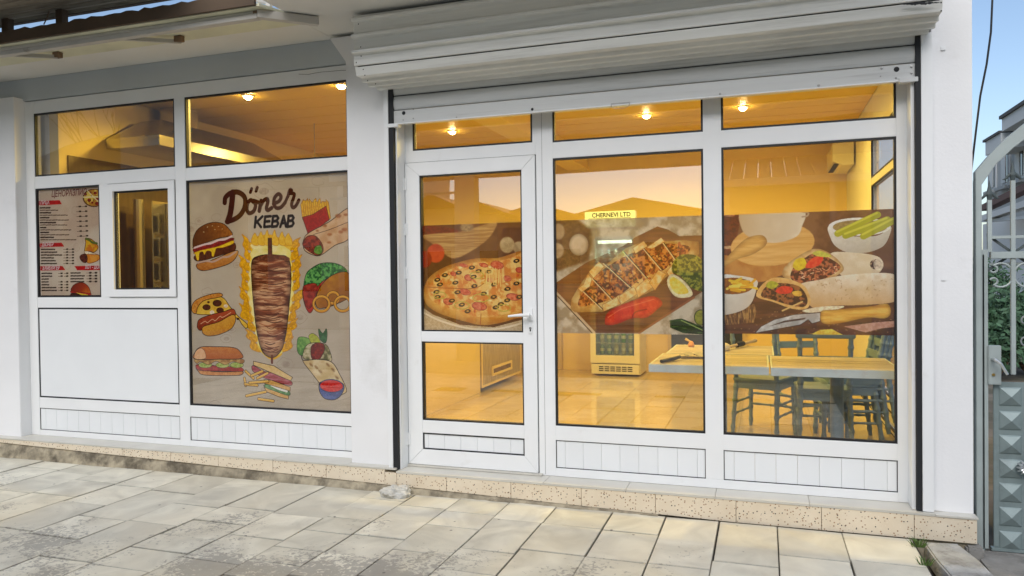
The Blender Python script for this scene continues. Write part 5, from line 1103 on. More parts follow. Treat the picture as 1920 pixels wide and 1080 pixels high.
B('base', M['teal'], t2, 0.2, 0.6, 0.33, 0.39, 0, 0.03, 0.005); B('base', M['teal'], t2, 0.37, 0.43, 0.16, 0.56, 0.0305, 0.045, 0.005)
t3, w, d, h_ = table('plank topped table further back, pushed against the nearest one', -0.68, 0.07, 0.90, 1.60)
q = MB(); q.tube([(w*0.5, d*0.6, 0.02), (w*0.5, d*0.6, h_-0.03)], 0.035, 14); q.build('pedestal', M['teal'], t3)
B('base', M['teal'], t3, w*0.5-0.2, w*0.5+0.2, d*0.6-0.03, d*0.6+0.03, 0, 0.03, 0.005)

# chairs: bamboo-turned legs, plank seat
def bamboo(q, p0, p1, r0=0.019, r1=0.015, knots=4, seg=10):
    p0 = Vector(p0); p1 = Vector(p1); pts = []; rs = []
    for i in range(knots*4+1):
        t = i/(knots*4); pts.append(p0.lerp(p1, t)); r_ = r0+(r1-r0)*t; rs.append(r_*1.35 if (i % 4 == 2) else r_)
    q.tube(pts, rs, seg); return q
def make_chair(label, loc, rz):
    t = thing('bamboo_chair', label, 'chair', loc, rz, 'grey green bamboo style chairs around the tables')
    s_ = 0.20
    q = MB(); q.prism([(-s_, -s_), (s_, -s_), (s_*0.92, s_), (-s_*0.92, s_)], 2, 0.43, 0.455); q.build('seat', M['teal'], t, 0.006)
    q = MB(); q.box(-s_+.02, s_-.02, -s_+.015, -s_+.035, 0.37, 0.428); q.box(-s_+.02, s_-.02, s_-.035, s_-.015, 0.37, 0.428); q.box(-s_+.015, -s_+.035, -s_+.036, s_-.036, 0.37, 0.428); q.box(s_-.035, s_-.015, -s_+.036, s_-.036, 0.37, 0.428); q.build('seat_frame', M['teal'], t)
    for sx in (-1, 1):
        bamboo(MB(), (sx*0.178, -0.178, 0.43), (sx*0.185, -0.19, 0.0), knots=4).build('leg', M['teal'], t, smooth=False)
        bamboo(MB(), (sx*0.165, 0.172, 0.43), (sx*0.18, 0.225, 0.0), knots=4).build('leg', M['teal'], t)
        bamboo(MB(), (sx*0.165, 0.175, 0.455), (sx*0.172, 0.255, 0.90), 0.019, 0.016, knots=5).build('back_post', M['teal'], t)
    q = MB(); q.prism([(0.245, 0.83), (0.25, 0.895), (0.275, 0.895), (0.265, 0.83)], 0, -0.2, 0.2); q.build('top_rail', M['teal'], t, 0.006)
    q = MB(); q.box(-0.155, 0.155, 0.205, 0.222, 0.64, 0.70); q.build('back_rail', M['teal'], t, 0.003)
    for z_ in (0.16, 0.25):
        for sx in (-1, 1): bamboo(MB(), (sx*0.178, -0.18, z_), (sx*0.175, 0.20, z_), 0.009, 0.009, 3, 8).build('stretcher', M['teal'], t)
        bamboo(MB(), (-0.178, -0.182, z_+0.03), (0.178, -0.182, z_+0.03), 0.009, 0.009, 3, 8).build('stretcher', M['teal'], t)
    return t
ch = make_chair('leftmost grey green bamboo style chair behind the right window, tucked under the tables', (-0.0, 1.86, FZ), R(160))
def put(label, x, y, z_, rz, tilt=(0, 0)):
    c = copy_tree(ch); c['label'] = label; c.location = (x, y, z_); c.rotation_euler = (tilt[0], tilt[1], rz); return c
put('grey green chair whose flat top rail shows above the right hand table', 0.42, 1.42, FZ, R(180))
put('lowest chair of the nested stack at the right end of the tables', 0.60, 1.72, FZ, R(-84))
put('second chair of the nested stack at the right end of the tables', 0.645, 1.725, FZ+0.085, R(-84))
put('top chair of the nested stack at the right end of the tables', 0.69, 1.73, FZ+0.17, R(-84))
put('grey green chair behind the stack near the side window', 0.35, 2.25, FZ, R(20))

# things on the tables
def on(px, py, z_=0.702): c = zz(px, py, z_); return c
M['cloth'] = mat('grey_cloth', (0.42, 0.40, 0.38), 0.9, var=0.2, vs=20)
c = on(1305, 670); q = MB(); r_ = random.Random(3); V = []; F = []; nx, ny = 12, 7
for i in range(nx):
    for j in range(ny):
        x = (i/(nx-1)-0.5)*0.22; y = (j/(ny-1)-0.5)*0.16; V.append((x, y, 0.006+0.028*abs(math.sin(i*0.9+j*0.5))*math.cos(x*6)*math.cos(y*8)+r_.uniform(0, 0.004)))
for i in range(nx-1):
    for j in range(ny-1): F.append((i*ny+j, (i+1)*ny+j, (i+1)*ny+j+1, i*ny+j+1))
o = q.faces(V, F).build('cloth', M['cloth'], None, smooth=True); o.location = c; tag(o, 'crumpled grey cloth lying on the plank table behind the middle window', 'cloth')
a = on(1240, 681); b = on(1283, 673); T_ = thing('scraper', 'tool with flat black handle lying on the nearest plank table', 'hand tool', a)
q = MB(); dx, dy = b[0]-a[0], b[1]-a[1]; q.tube([(0, 0, 0.012), (dx*0.5, dy*0.5, 0.014), (dx*0.8, dy*0.8, 0.02)], [0.012, 0.014, 0.011], 8); q.build('handle', M['gasket'], T_)
q = MB(); q.prism([(dx*0.8, dy*0.8-0.01), (dx*1.2, dy*1.2-0.03), (dx*1.25, dy*1.2+0.03), (dx*0.8, dy*0.8+0.01)], 2, 0.018, 0.022); q.build('blade', M['metal'], T_)
c = on(1296, 650); T_ = thing('yellow_clip', 'small orange yellow clip standing on the far end of the table', 'clip', c)
MB().lathe([(0.022, 0), (0.026, 0.015), (0.018, 0.035), (0.006, 0.045)], seg=10).build('body', mat('orange_plastic', (0.75, 0.33, 0.03), 0.4), T_); MB().tube([(-0.005, 0, 0.04), (-0.045, 0, 0.062)], [0.006, 0.010], 8).build('tip', mat('pale_yellow_plastic', (0.8, 0.6, 0.2), 0.4), T_)
a = on(1360, 657); b = on(1417, 643, 0.715); T_ = thing('brush', 'brush with wooden handle and black collar lying on the back table', 'brush', a)
v = Vector(b)-Vector(a); q = MB(); q.tube([v*0.0+Vector((0, 0, .02)), v*0.4+Vector((0, 0, .02)), v+Vector((0, 0, .02))], [0.010, 0.011, 0.014], 10); q.build('handle', M['tan'], T_); q = MB(); q.tube([v*0.36+Vector((0, 0, .02)), v*0.56+Vector((0, 0, .02))], 0.021, 10); q.build('collar', M['gasket'], T_)
q = MB(); q.lathe([(0.05, 0), (0.058, 0.02), (0.05, 0.045), (0.03, 0.055)], (-0.02, 0.0, 0), 14); q.build('head', M['fridge'], T_, smooth=True)

# ================================================================== GATE (right)
M['gate'] = mat('grey_green_gate_paint', (0.23, 0.29, 0.29), 0.42, var=0.12, vs=5, dirt=(0.14, 0.17, 0.17), ds=5, dthr=(0.5, 0.75), metal=0.2)
M['gated'] = mat('dark_gate_iron', (0.07, 0.09, 0.09), 0.5)
M['gatel'] = mat('pale_gate_paint', (0.36, 0.41, 0.40), 0.5, var=0.12, vs=5, metal=0.1)
M['silver'] = mat('silver_rosette', (0.6, 0.62, 0.62), 0.3, metal=0.8)
GY = -0.04
GT = thing('metal_gate', 'grey green metal gate with spear finials, scrolls and raised pyramid panels', 'gate', (1.075, GY, -0.23))
gx, gz = 1.075, -0.23
GL = 1.05   # leaf width
def G(nm, x0, x1, z0, z1, y0=-0.02, y1=0.02, m='gate', bv=0.002, par=None): return B(nm, M[m], par or GT, x0-gx, x1-gx, y0, y1, z0-gz, z1-gz, bv)
def gp(px, py, y=None): c = pl(px, py, 1, GY if y is None else y); return float(c[0]), float(c[2])
G('frame_post', gx, gx+0.028, -0.235, 1.76, -0.03, 0.03, 'gatel'); G('frame_post', gx+0.031, gx+0.042, -0.235, 1.36, -0.02, 0.03, 'gate')
lx = gp(1838, 480)[0]
G('leaf_stile', lx+0.002, lx+0.031, -0.215, 1.385, -0.02, 0.02, 'gatel')
mid0, mz = gp(1850, 418); G('top_rail', lx+0.045, lx+GL, 1.335, 1.372, -0.018, 0.018, 'gatel')
q = MB(); pts = []    # arch from the post
a0 = gp(1823, 332); a1 = gp(1852, 300); a2 = gp(1885, 272); a3 = gp(1925, 242); 
q.prism([(gx-gx, 1.76-gz), (gx+0.03-gx, 1.73-gz), (a1[0]+0.03-gx, a1[1]-0.03-gz), (a2[0]+0.03-gx, a2[1]-0.02-gz), (a3[0]+0.03-gx, a3[1]-0.02-gz), (a3[0]+0.40-gx, a3[1]+0.05-gz), (2.05-gx, 1.66-gz), (2.21-gx, 1.62-gz), (2.08-gx, 1.74-gz), (a3[0]+0.42-gx, a3[1]+0.115-gz), (a3[0]-gx, a3[1]+0.04-gz), (a2[0]-gx, a2[1]+0.035-gz), (a1[0]-gx, a1[1]+0.02-gz), (gx-gx, 1.80-gz)], 1, -0.025, 0.025); q.build('arch', M['gatel'], GT, 0.002)
G('frame_post', 2.18, 2.22, -0.235, 1.655, -0.03, 0.03, 'gatel')
# uprights and spears
pxs = [gp(1855, 420)[0], gp(1899, 420)[0]]; step = pxs[1]-pxs[0]; bars = [pxs[0]+step*i for i in range(9)]
tips = [gp(1855, 340)[1], gp(1900, 303)[1]]; tip = lambda i: tips[0]+(tips[1]-tips[0])*math.sin(min(1, i/5.0)*math.pi/2)*2.3 if i > 1 else tips[i]
for i, x in enumerate(bars):
    top = tip(i) if i < 6 else tip(10-i if 10-i > 0 else 0); zb_ = 1.372; q = MB(); X = x-gx
    q.box(X-0.010, X+0.010, -0.010, 0.010, zb_-gz, top-0.10-gz); q.build('upright', M['gatel'], GT)
    s = MB(); s.tube([(X, 0, top-0.10-gz), (X, 0, top-0.07-gz), (X, 0, top-gz+0.005)], [0.010, 0.015, 0.001], 8)
    for sg in (-1, 1): s.tube([(X, 0, top-0.055-gz), (X+sg*0.02, 0, top-0.075-gz), (X+sg*0.036, 0, top-0.092-gz), (X+sg*0.048, 0, top-0.092-gz)], [0.010, 0.009, 0.006, 0.001], 6)
    s.build('spear_finial', M['gated'], GT)
    if i > 0: G('upright', x-0.011, x+0.011, 0.72 if i > 0 else 1.0, 1.335, -0.011, 0.011, 'gatel')
G('crossbar', lx+0.045, lx+GL, 1.44, 1.457, -0.008, 0.008, 'gatel')
G('crossbar', lx+0.045, lx+GL, 1.30, 1.314, 0.012, 0.02, 'gatel')
# scrolls
def scroll(cx, cz, sg, r=0.052):
    pts = []
    for t in np.linspace(-2.2, 2.2, 22): pts.append((cx-gx+sg*r*math.cos(t)*0.95, 0, cz-gz+r*1.05*math.sin(t)))
    e0, e1 = pts[0], pts[-1]; A_ = [(e0[0]-sg*0.012*math.cos(t)+sg*0.012, 0, e0[2]+0.016-0.016*math.cos(t)*1.0+0.004*t) for t in np.linspace(2.6, 0.2, 6)]
    def curl(px_, pz_, up):
        return [(px_+sg*0.018*math.sin(t), 0, pz_+up*(0.018-0.018*math.cos(t))) for t in np.linspace(0.4, 4.2, 9)]
    q = MB(); q.tube(curl(e1[0], e1[2], -1)[::-1]+pts[::-1]+curl(e0[0], e0[2], 1), 0.0058, 6); q.build('scroll', M['gatel'], GT)
sc = gp(1868, 516)
for i in range(4):
    scroll(bars[2*i]+0.052, sc[1], 1, 0.060)
    scroll(bars[2*i+1]+0.062, sc[1], -1, 0.060)
for (z0, r_) in ((gp(1915, 600)[1], 0.022), (gp(1915, 640)[1], 0.024)):
    q = MB(); q.tube([(gp(1920, 600)[0]+0.01-gx-r_*math.cos(t), 0, z0-gz+r_*math.sin(t)) for t in np.linspace(-1.8, 1.8, 12)], 0.004, 6); q.build('scroll', M['silver'], GT)
for (p0, p1) in (((1852, 437), (1990, 533)), ((1852, 505), (1990, 412))):
    a = gp(*p0); b = gp(*p1); q = MB(); q.prism([(a[0]-gx, a[1]-gz), (b[0]-gx, b[1]-gz), (b[0]-gx, b[1]-gz-0.016), (a[0]-gx, a[1]-gz-0.016)], 1, 0.012, 0.024); q.build('diagonal_brace', M['gated'], GT)
# lower sheet with raised pyramids
px0 = gp(1862, 720)[0]; shz1 = gp(1880, 716)[1]
G('sheet', px0, lx+GL, -0.205, shz1, -0.006, 0.006, 'gate'); G('bottom_rail', lx+0.045, lx+GL, -0.225, -0.207, -0.015, 0.015, 'gate')
for c_i in range(6):
    x0 = gp(1872, 800)[0]+c_i*0.155; x1 = x0+0.105
    for k in range(7):
        zc_ = gp(1890, 743+k*45)[1]; zh = 0.050
        q = MB(); X0, X1, ZA, ZB = x0-gx, x1-gx, zc_-zh-gz, zc_+zh-gz; ym = -0.032; q.faces([(X0, -0.006, ZA), (X1, -0.006, ZA), (X1, -0.006, ZB), (X0, -0.006, ZB), (X0+0.006, -0.012, ZA+0.006), (X1-0.006, -0.012, ZA+0.006), (X1-0.006, -0.012, ZB-0.006), (X0+0.006, -0.012, ZB-0.006), ((X0+X1)/2, ym, (ZA+ZB)/2)],
            [(0, 1, 5, 4), (1, 2, 6, 5), (2, 3, 7, 6), (3, 0, 4, 7), (4, 5, 8), (5, 6, 8), (6, 7, 8), (7, 4, 8), (3, 2, 1, 0)]); q.build('raised_panel', M['gate'], GT)
q = MB(); rc = gp(1919, 874); 
for k in range(12):
    t = k*math.pi/6; q.tube([(rc[0]-gx, -0.045, rc[1]-gz), (rc[0]-gx+0.025*math.cos(t), -0.05, rc[1]-gz+0.025*math.sin(t)), (rc[0]-gx+0.042*math.cos(t), -0.035, rc[1]-gz+0.042*math.sin(t))], [0.004, 0.009, 0.003], 6)
q.lathe([(0.014, -0.06), (0.014, -0.03)], (rc[0]-gx, 0, rc[1]-gz), 12, axis=1); q.build('rosette', M['silver'], GT)
lc = gp(1862, 683)
lk = G('lock_box', gp(1850, 683)[0], gp(1874, 683)[0], gp(1862, 720)[1], gp(1862, 647)[1], -0.035, 0.0, 'gatel', 0.003)
q = MB(); hx_, hz_ = gp(1858, 672); q.tube([(hx_-gx, -0.035, hz_-gz), (hx_-gx, -0.075, hz_-gz), (hx_-gx+0.025, -0.08, hz_-0.02-gz), (hx_-gx+0.055, -0.08, hz_-0.075-gz)], [0.010, 0.009, 0.008, 0.007], 10); q.build('handle', M['silver'], lk)
q = MB(); kx_, kz_ = gp(1859, 701); q.lathe([(0.008, -0.040), (0.008, -0.03)], (kx_-gx, 0, kz_-gz), 10, axis=1); q.build('keyhole', mat('brass', (0.5, 0.35, 0.12), 0.35, metal=0.9), lk)

# loose concrete slab, stone, tufts, cable
q = MB(); q.prism([(0.79, -0.24), (0.955, -0.215), (1.0, -0.45), (1.03, -0.80), (0.83, -0.80), (0.80, -0.5)], 2, -0.24, -0.150)
o = q.build('concrete_slab', M['slabconc'], None, 0.008); tag(o, 'rough grey concrete slab at the right end of the paving beside the gate', 'concrete slab')
q = MB(); q.prism([(0.80, -0.81), (1.04, -0.81), (1.06, -1.5), (0.80, -1.5)], 2, -0.25, -0.168); tag(q.build('concrete_slab', M['slabconc'], None, 0.006), 'second rough concrete slab cut by the lower edge of the photo', 'concrete slab')
B('rubble', M['concrete'], None, 1.0, 1.08, -0.2, -0.1, -0.28, -0.17, 0.01); tag(bpy.data.objects['rubble'], 'broken lump of concrete under the plinth corner by the gate', 'rubble')
q = MB(); q.box(1.06, 3.5, -2.5, -0.06, -0.31, -0.225); tag(q.build('gateway_ground', M['concrete'], None), kind='structure')
q = MB(); bmesh.ops.create_icosphere(q.bm, subdivisions=4, radius=1.0); r_ = random.Random(5)
from mathutils import noise as mnoise
for v in q.bm.verts:
    n_ = mnoise.noise(v.co*1.6)*0.36+mnoise.noise(v.co*4)*0.12+mnoise.noise(v.co*11)*0.05; v.co *= 1+n_; v.co = Vector((v.co.x*0.105, v.co.y*0.062, max(v.co.z*0.052, -0.022)))
o = q.build('loose_stone', mat('pale_stone', (0.55, 0.54, 0.50), 0.9, var=0.25, vs=20, bump=0.8, bs=120), None); c = pl(745, 930, 2, GZ); o.location = (float(c[0]), float(c[1]), GZ+0.02); o.rotation_euler = (0, 0, 0.3)
tag(o, 'loose pale stone lying on the paving below the shutter guide rail', 'stone')
M['grass'] = mat('grass_blade', (0.10, 0.17, 0.035), 0.6, var=0.4, vs=30)
def tuft(px, py, n, h_, spread, label, z_=GZ, name='grass_tuft', col='grass'):
    c = pl(px, py, 2, z_); q = MB()
    for k in range(n):
        a = random.uniform(0, 6.28); r0 = random.uniform(0, spread*0.4); x = r0*math.cos(a)*1.6; y = r0*math.sin(a)*0.5; le = h_*random.uniform(.5, 1); tx = x+math.cos(a)*spread*random.uniform(.3, 1); ty = y+math.sin(a)*spread*0.5
        w = 0.0022; q.faces([(x-w, y, 0), (x+w, y, 0), ((x+tx)/2+w*.8, (y+ty)/2, le*.65), ((x+tx)/2-w*.8, (y+ty)/2, le*.65), (tx, ty, le)], [(0, 1, 2, 3), (3, 2, 4)])
    o = q.build(name, M[col], None); o.location = (float(c[0]), float(c[1]), z_); return tag(o, label, 'grass tuft')
tuft(350, 879, 90, 0.055, 0.09, 'bright green grass tuft growing at the foot of the plinth on the left')
tuft(565, 896, 18, 0.05, 0.06, 'sparse dry weed at the foot of the plinth below the doner poster')
M['dry'] = mat('dry_weed', (0.16, 0.13, 0.06), 0.8)
tuft(150, 850, 14, 0.05, 0.05, 'thin dry weed in the mortar at the far left of the plinth', col='dry'); tuft(808, 918, 26, 0.025, 0.10, 'low dry weeds along the plinth under the door', col='dry')
tuft(1722, 1026, 40, 0.06, 0.05, 'green grass blades in the joint beside the concrete slab'); tuft(1735, 1060, 24, 0.05, 0.04, 'second small clump of grass along the concrete slab')
q = MB(); pts = [pl(a, b, 1, 0.6) for a, b in ((1862, -30), (1858, 60), (1850, 120), (1838, 180), (1830, 245), (1820, 330))]
q.tube([(7.0, 12.0, 5.3), (4.6, 7.0, 4.6), (2.4, 2.0, 4.05)]+[tuple(map(float, p)) for p in pts]+[(1.054, 0.5, 1.55), (1.054, 0.5, 0.2)], 0.006, 6); tag(q.build('cable', M['dark'], None, smooth=True), 'black cable hanging down against the sky beside the shop corner', 'cable')

# ================================================================== BEYOND THE GATE
M['hwall'] = mat('grey_house_render', (0.34, 0.36, 0.36), 0.9, var=0.1, vs=0.8, bump=0.2, bs=8)
M['hlight'] = mat('pale_house_render', (0.55, 0.57, 0.57), 0.9, var=0.06, vs=0.7)
M['roofd'] = mat('dark_roof_edge', (0.07, 0.07, 0.07), 0.8, var=0.2, vs=5)
M['hglass'] = mat('house_window_glass', (0.05, 0.06, 0.07), 0.1)
M['shut'] = mat('pale_window_shutter', (0.50, 0.52, 0.52), 0.6)
HX = 7.0
def hp(px, py, x=HX): c = pl(px, py, 0, x); return float(c[1]), float(c[2])
HS = thing('neighbour_house', 'grey two storey house with stepped flat eaves and tall windows behind the gate', 'house', (HX, 10, -0.3))
def H(nm, m, x0, x1, y0, y1, z0, z1, par=None): return B(nm, M[m], par or HS, x0-HX, x1-HX, y0-10, y1-10, z0+0.3, z1+0.3)
yc, _z = hp(1852, 300); ye = yc
H('wall', 'hwall', HX, 13, 5.0, yc, -0.3, 5.5)
q0 = hp(1853, 240, HX-0.8); q1 = hp(1853, 262, HX-0.8); H('eaves', 'hlight', HX-0.8, 13.3, 4.5, q0[0]-1.3, q1[1], q0[1]); H('roof', 'roofd', HX-0.86, 13.4, 4.4, q0[0]-1.25, q0[1]+0.002, q0[1]+0.09)
q2 = hp(1837, 262, HX-0.8); H('eaves', 'hlight', HX-0.8, 13.2, q0[0]-1.2, q2[0]-0.6, q1[1]-0.42, q1[1]-0.02); H('roof', 'roofd', HX-0.85, 13.2, q0[0]-1.2, q2[0]-0.5, q1[1]-0.018, q1[1]+0.05)
for (a, b, c_, d_) in ((1858, 310, 1870, 355), (1879, 288, 1896, 346), (1905, 268, 1924, 334)):
    y0, z1_ = hp(a, b); y1, z0_ = hp(c_, d_); w_ = H('window', 'hlight', HX-0.04, HX-0.002, min(y0, y1), max(y0, y1), z0_, z1_)
    H('pane', 'hglass', HX-0.06, HX-0.041, min(y0, y1)+0.12, max(y0, y1)-0.12, z0_+0.1, z1_-0.1, w_); ym = (y0+y1)/2; H('shutter_panel', 'shut', HX-0.075, HX-0.061, ym-0.12, ym+0.25, z0_+0.1, z1_-0.1, w_)
    H('sill', 'hwall', HX-0.2, HX-0.08, min(y0, y1)-0.1, max(y0, y1)+0.1, z0_-0.10, z0_-0.002)
LT = thing('lean_to', 'low pale outbuilding with a dark red sloping roof edge behind the gate', 'outbuilding', (4.5, 8, -0.3))
M['redbr'] = mat('dark_red_beam', (0.10, 0.045, 0.035), 0.7)
def LB(nm, m, p0, p1, X, th, w=0.2):
    a = pl(*p0, 0, X); b = pl(*p1, 0, X); q = MB(); q.faces([(X-4.5, float(a[1])-8, float(a[2])+0.3), (X-4.5, float(b[1])-8, float(b[2])+0.3), (X-4.5, float(b[1])-8, float(b[2])+0.3-th), (X-4.5, float(a[1])-8, float(a[2])+0.3-th), (X+w-4.5, float(a[1])-8, float(a[2])+0.3), (X+w-4.5, float(b[1])-8, float(b[2])+0.3), (X+w-4.5, float(b[1])-8, float(b[2])+0.3-th), (X+w-4.5, float(a[1])-8, float(a[2])+0.3-th)], [(0, 1, 2, 3), (4, 5, 6, 7), (0, 1, 5, 4), (1, 2, 6, 5), (2, 3, 7, 6), (3, 0, 4, 7)]); return q.build(nm, M[m], LT)
LB('roof_edge', 'redbr', (1838, 385), (1930, 338), 4.6, 0.13); LB('roof_beam', 'hlight', (1840, 404), (1930, 372), 4.62, 0.12); LB('rafter', 'hlight', (1838, 412), (1930, 404), 4.7, 0.06)
a = pl(1843, 430, 0, 5.2); b = pl(1940, 430, 0, 5.2); MB().box(5.2-4.5, 6.8-4.5, float(b[1])-8, float(a[1])-8, 0.0, float(a[2])+0.3+0.12).build('wall', M['hlight'], LT)
for a_, b_ in (((1863, 515), (1869, 540)), ((1874, 515), (1881, 540))): p0 = pl(*a_, 0, 5.19); p1 = pl(*b_, 0, 5.19); MB().box(5.16-4.5, 5.198-4.5, min(float(p0[1]), float(p1[1]))-8, max(float(p0[1]), float(p1[1]))-8, float(p1[2])+.3, float(p0[2])+.3).build('window', M['hglass'], LT)
M['leaf'] = mat('shrub_leaf', (0.045, 0.10, 0.05), 0.6, var=0.5, vs=2.5)
def shrub(cx, cy, cz, rx, ry, rz_, n, label, s_=0.06, name='shrub'):
    t = thing(name, label, 'shrub', (cx, cy, -0.24)); q = MB(); r_ = random.Random(int(cx*100)); cl = [(r_.uniform(-1, 1)*rx*.75, r_.uniform(-1, 1)*ry*.75, r_.uniform(-.6, 1)*rz_*.75) for _ in range(26)]
    for k in range(n):
        c_ = cl[k % 26]; d_ = Vector((r_.gauss(0, 1), r_.gauss(0, 1), r_.gauss(0, 1))).normalized()*r_.random()**.4*min(rx, rz_)*0.5; p = Vector(c_)+d_; p.z = max(p.z+cz+0.24, 0.01); a_ = Vector((r_.gauss(0, 1), r_.gauss(0, 1), r_.gauss(0, 1))).normalized(); b_ = a_.orthogonal().normalized(); s2 = s_*r_.uniform(.5, 1.2)
        q.faces([p-a_*s2, p+b_*s2*.45, p+a_*s2, p-b_*s2*.45], [(0, 1, 2, 3)])
    q.build('foliage', M['leaf'], t)
    q = MB(); [q.tube([(0, 0, 0), (c_[0]*.5, c_[1]*.5, (c_[2]+cz)*.5+.1), (c_[0], c_[1], c_[2]+cz+.24)], [0.03, 0.018, 0.006], 5) for c_ in cl[:12]]; q.build('stem', M['rust'], t)
c = pl(1868, 600, 1, 7.5); shrub(float(c[0]), 7.5, 0.35, 0.9, 0.6, 0.55, 3800, 'dark green dense shrub behind the gate bars, above the lock')
c = pl(1935, 600, 1, 7.9); shrub(float(c[0]), 7.9, 0.40, 0.8, 0.6, 0.6, 3000, 'dark green shrub at the right edge of the photo behind the gate')
c = pl(1870, 550, 1, 9.4); shrub(float(c[0]), 9.4, 0.9, 1.3, 0.5, 0.5, 2600, 'darker shrub further back below the outbuilding window')
q = MB(); a = pl(1862, 672, 2, -0.2); q.box(1.9, 6, float(a[1])-0.06, float(a[1])+0.06, -0.24, -0.19); tag(q.build('yard_edging', M['concrete'], None), 'low pale concrete edging across the yard behind the gate', 'edging')
B('rear_garden_wall', M['hlight'], None, -12, 6.5, 26.0, 26.2, -0.3, 1.9); tag(bpy.data.objects['rear_garden_wall'], 'pale garden wall at the far end of the yard behind the gate', 'garden wall')
B('yard_wall', M['hwall'], None, 1.06, 1.14, 0.2, 5.4, -0.3, -0.1); tag(bpy.data.objects['yard_wall'], 'low footing along the shop flank behind the gate post', 'low wall')

# ================================================================== ACROSS THE STREET (seen in the reflections)
M['rwall'] = mat('facing_house_render', (0.50, 0.46, 0.40), 0.9, var=0.1, vs=0.5); M['rwhite'] = mat('facing_house_white', (0.75, 0.75, 0.73), 0.9)
M['rtile'] = mat('facing_roof_tiles', (0.19, 0.10, 0.07), 0.85, var=0.2, vs=3)
def rp(px, py, D_): c = pl(px, py, 1, D_); return float(c[0]), float(c[2])
def house(label, D_, xa, xb, ze, peak, depth=9.0, wm='rwall', ov=0.5):
    t = thing('facing_house', label, 'house', (xa, -D_, -0.3)); w_ = xb-xa; MB().box(0, w_, -depth, 0, 0, ze+0.3).build('wall', M[wm], t)
    q = MB(); q.prism([(-ov, ze+0.25), (w_+ov, ze+0.25), (peak-xa, 0)][:2] + [(peak[0]-xa, peak[1]+0.3)] if False else [(-ov, ze+0.29), (w_+ov, ze+0.29), (peak[0]-xa, peak[1]+0.3)], 1, -depth-ov, ov); q.build('roof', M['rtile'], t)
    n_ = max(1, int(w_/2.6))
    for k in range(n_):
        x = (k+0.5)*w_/n_; MB().box(x-0.5, x+0.5, 0.002, 0.05, 1.3, 2.6).build('window', M['hglass'], t)
    return t
D_ = 26.0
a = rp(1100, 402, D_); b = rp(1300, 398, D_); p = rp(1190, 372, D_); house('low house with a shallow gable across the street, reflected in the middle window', D_, a[0], b[0], a[1], p)
D2 = 19.0; a = rp(1150, 405, D2); b = rp(1330, 402, D2); p = rp(1196, 388, D2); house('nearer gabled shed across the street with a small chimney', D2, a[0], b[0], a[1]-0.1, p)
a = rp(796, 392, 22.0); b = rp(850, 392, 22.0); p = rp(815, 366, 22.0); house('house with chimney across the street, reflected in the door', 22.0, a[0], b[0], a[1], p)
a = rp(890, 402, 22.5); b = rp(932, 402, 22.5); p = rp(905, 380, 22.5); house('second house reflected in the door, beside the dark post', 22.5, a[0], b[0], a[1], p)
a = rp(945, 412, 24.0); b = rp(1035, 412, 24.0); p = rp(990, 388, 24.0); house('brown roofed house across the street between the door and middle window reflections', 24.0, a[0], b[0], a[1], p)
a = rp(1040, 412, 23.0); b = rp(1085, 412, 23.0); p = rp(1045, 392, 23.0); house('small house across the street at the left edge of the middle window reflection', 23.0, a[0], b[0], a[1], p)
# tall block across the street that fills most of the left windows' reflections, and a narrow one left of it
TH = thing('facing_house', 'tall grey apartment block across the street, reflected in the doner window', 'apartment block', (-20, -16, -0.3)); a = rp(214, 190, 16.0); b = rp(628, 145, 16.0)
MB().box(a[0]+20, b[0]+20, -9, 0, 0, 9.2).build('wall', M['rwall'], TH)
for i in range(5):
    for j in range(3): x = a[0]+20+1.2+i*2.0; MB().box(x, x+1.1, 0.002, 0.06, 1.2+j*2.9, 2.6+j*2.9).build('window', M['hglass'], TH)
NH = thing('facing_house', 'narrow grey block across the street at the left end of the reflections', 'apartment block', (-30, -18, -0.3)); a = rp(20, 200, 18.0); b = rp(82, 200, 18.0)
MB().box(a[0]+30, b[0]+30, -9, 0, 0, 11.0).build('wall', M['rwall'], NH)
BH = thing('facing_house', 'long dark tiled roof below the sky in the far left fanlight reflection', 'house', (-18, -13, -0.3))
pts = [rp(x, y, 13.0) for x, y in ((40, 305), (80, 292), (120, 275), (160, 262), (200, 252), (256, 247), (300, 262), (335, 275))]
MB().prism([(x+18, z+0.3) for x, z in pts]+[(pts[-1][0]+18, 0), (pts[0][0]+18, 0)], 1, -5, 0).build('wall', M['rtile'], BH)
# bare tree
BT = thing('bare_tree', 'leafless tree against the sky, reflected in the far left fanlight', 'tree', (-19.6, -14.2, -0.3)); q = MB(); r_ = random.Random(2)
def br(p, d, l, r0, k):
    e_ = p+d*l; q.tube([p, p.lerp(e_, .5)+Vector((r_.uniform(-.1, .1),)*3)*l, e_], [r0, r0*.8, r0*.6], 5)
    if k:
        for _ in range(3): br(e_, (d+Vector((r_.uniform(-.7, .7), r_.uniform(-.4, .4), r_.uniform(-.1, .6)))).normalized(), l*r_.uniform(.6, .8), r0*.55, k-1)
br(Vector((0, 0, 0)), Vector((0.05, 0, 1)), 3.2, 0.11, 4); q.build('trunk', M['brown'], BT)
# unseen high slab added over the far side of the street to block reflected sky
MC = thing('market_canopy', 'long high canopy on columns across the street, its edge crossing the window reflections', 'canopy', (-14.2, -14, -0.3)); z_b = rp(1180, 318, 14.0)[1]
MB().box(0, 22.2, 0.0, 5.0, z_b+0.3, z_b+2.6).build('roof_deck', M['hwall'], MC)
for x_ in (4.7, 20.7): B('column', M['hwall'], MC, x_, x_+0.3, 1.0, 1.3, 0, z_b+0.3)
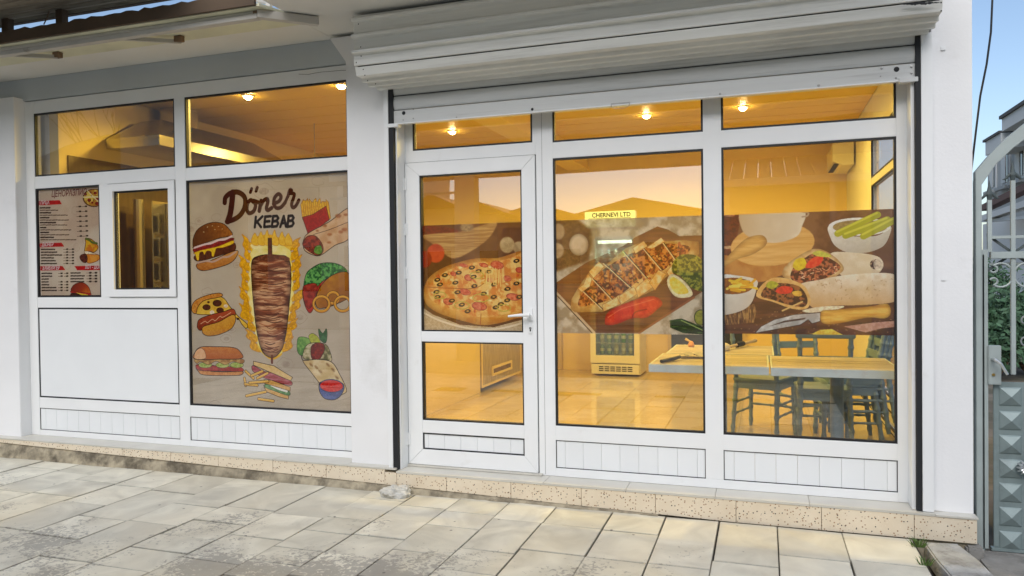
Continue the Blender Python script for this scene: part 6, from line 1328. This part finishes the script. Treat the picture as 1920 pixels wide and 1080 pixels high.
# carport with a scalloped edge and posts over the street side, reflected in the right window
M['carport'] = mat('pale_carport_sheet', (0.80, 0.78, 0.72), 0.8)
_t = M['carport'].node_tree; _o = [n for n in _t.nodes if n.type == 'OUTPUT_MATERIAL'][0]; _ts = _nn(_t, 'ShaderNodeBsdfTranslucent'); _ts.inputs[0].default_value = (0.85, 0.84, 0.80, 1); _ms = _nn(_t, 'ShaderNodeMixShader'); _ms.inputs[0].default_value = 0.75
_t.links.new(_t.nodes['Principled BSDF'].outputs[0], _ms.inputs[1]); _t.links.new(_ts.outputs[0], _ms.inputs[2]); _t.links.new(_ms.outputs[0], _o.inputs[0])
CPn = thing('carport', 'pale corrugated carport with scalloped edge behind the camera, reflected in the right window', 'carport', (0, -8, -0.3))
a = rp(1340, 345, 8.0); b = rp(1690, 345, 8.0); t_ = rp(1340, 305, 8.0)
for k in range(15):
    x0 = a[0]+k*(b[0]-a[0]+0.6)/15; x1 = x0+(b[0]-a[0]+0.6)/15-0.01; q = MB(); q.faces([(x0, 0, a[1]+0.3), (x1, 0, a[1]+0.3), (x1, -2.2, t_[1]+0.62), (x0, -2.2, t_[1]+0.62), (x0, 0, a[1]+0.33), (x1, 0, a[1]+0.33), (x1, -2.2, t_[1]+0.65), (x0, -2.2, t_[1]+0.65)], [(0, 1, 2, 3), (4, 5, 6, 7), (0, 1, 5, 4), (1, 2, 6, 5), (2, 3, 7, 6), (3, 0, 4, 7)]); q.build('roof_sheet', M['carport'], CPn)
B('back_wall', M['hwall'], CPn, a[0]-0.2, b[0]+2.5, -2.6, -2.4, 0, a[1]+0.55)
B('fascia', M['frame'], CPn, a[0], b[0]+0.6, 0.01, 0.04, a[1]+0.24, a[1]+0.36)
for x_ in (a[0]+0.15, 1.0, b[0]+0.4): B('post', M['hwall'], CPn, x_, x_+0.08, -0.1, -0.02, 0, a[1]+0.24)
PG = thing('entrance_posts', 'thick square porch post and beam behind the camera, reflected in the door glass', 'porch post', (-5, -8, -0.3))
a = rp(851, 330, 8.0); b = rp(888, 330, 8.0); B('post', M['hwall'], PG, a[0]+5, b[0]+5, -0.25, 0, 0, a[1]+0.5); c = rp(800, 362, 8.0); B('beam', M['hwall'], PG, -3.0, b[0]+6.5, -0.2, -0.02, a[1]+0.33, a[1]+0.6); B('rail', M['hwall'], PG, -3.0, a[0]+5, -0.1, -0.05, c[1]+0.27, c[1]+0.31)

print('objects', len(bpy.data.objects), 'slabs', nsl)
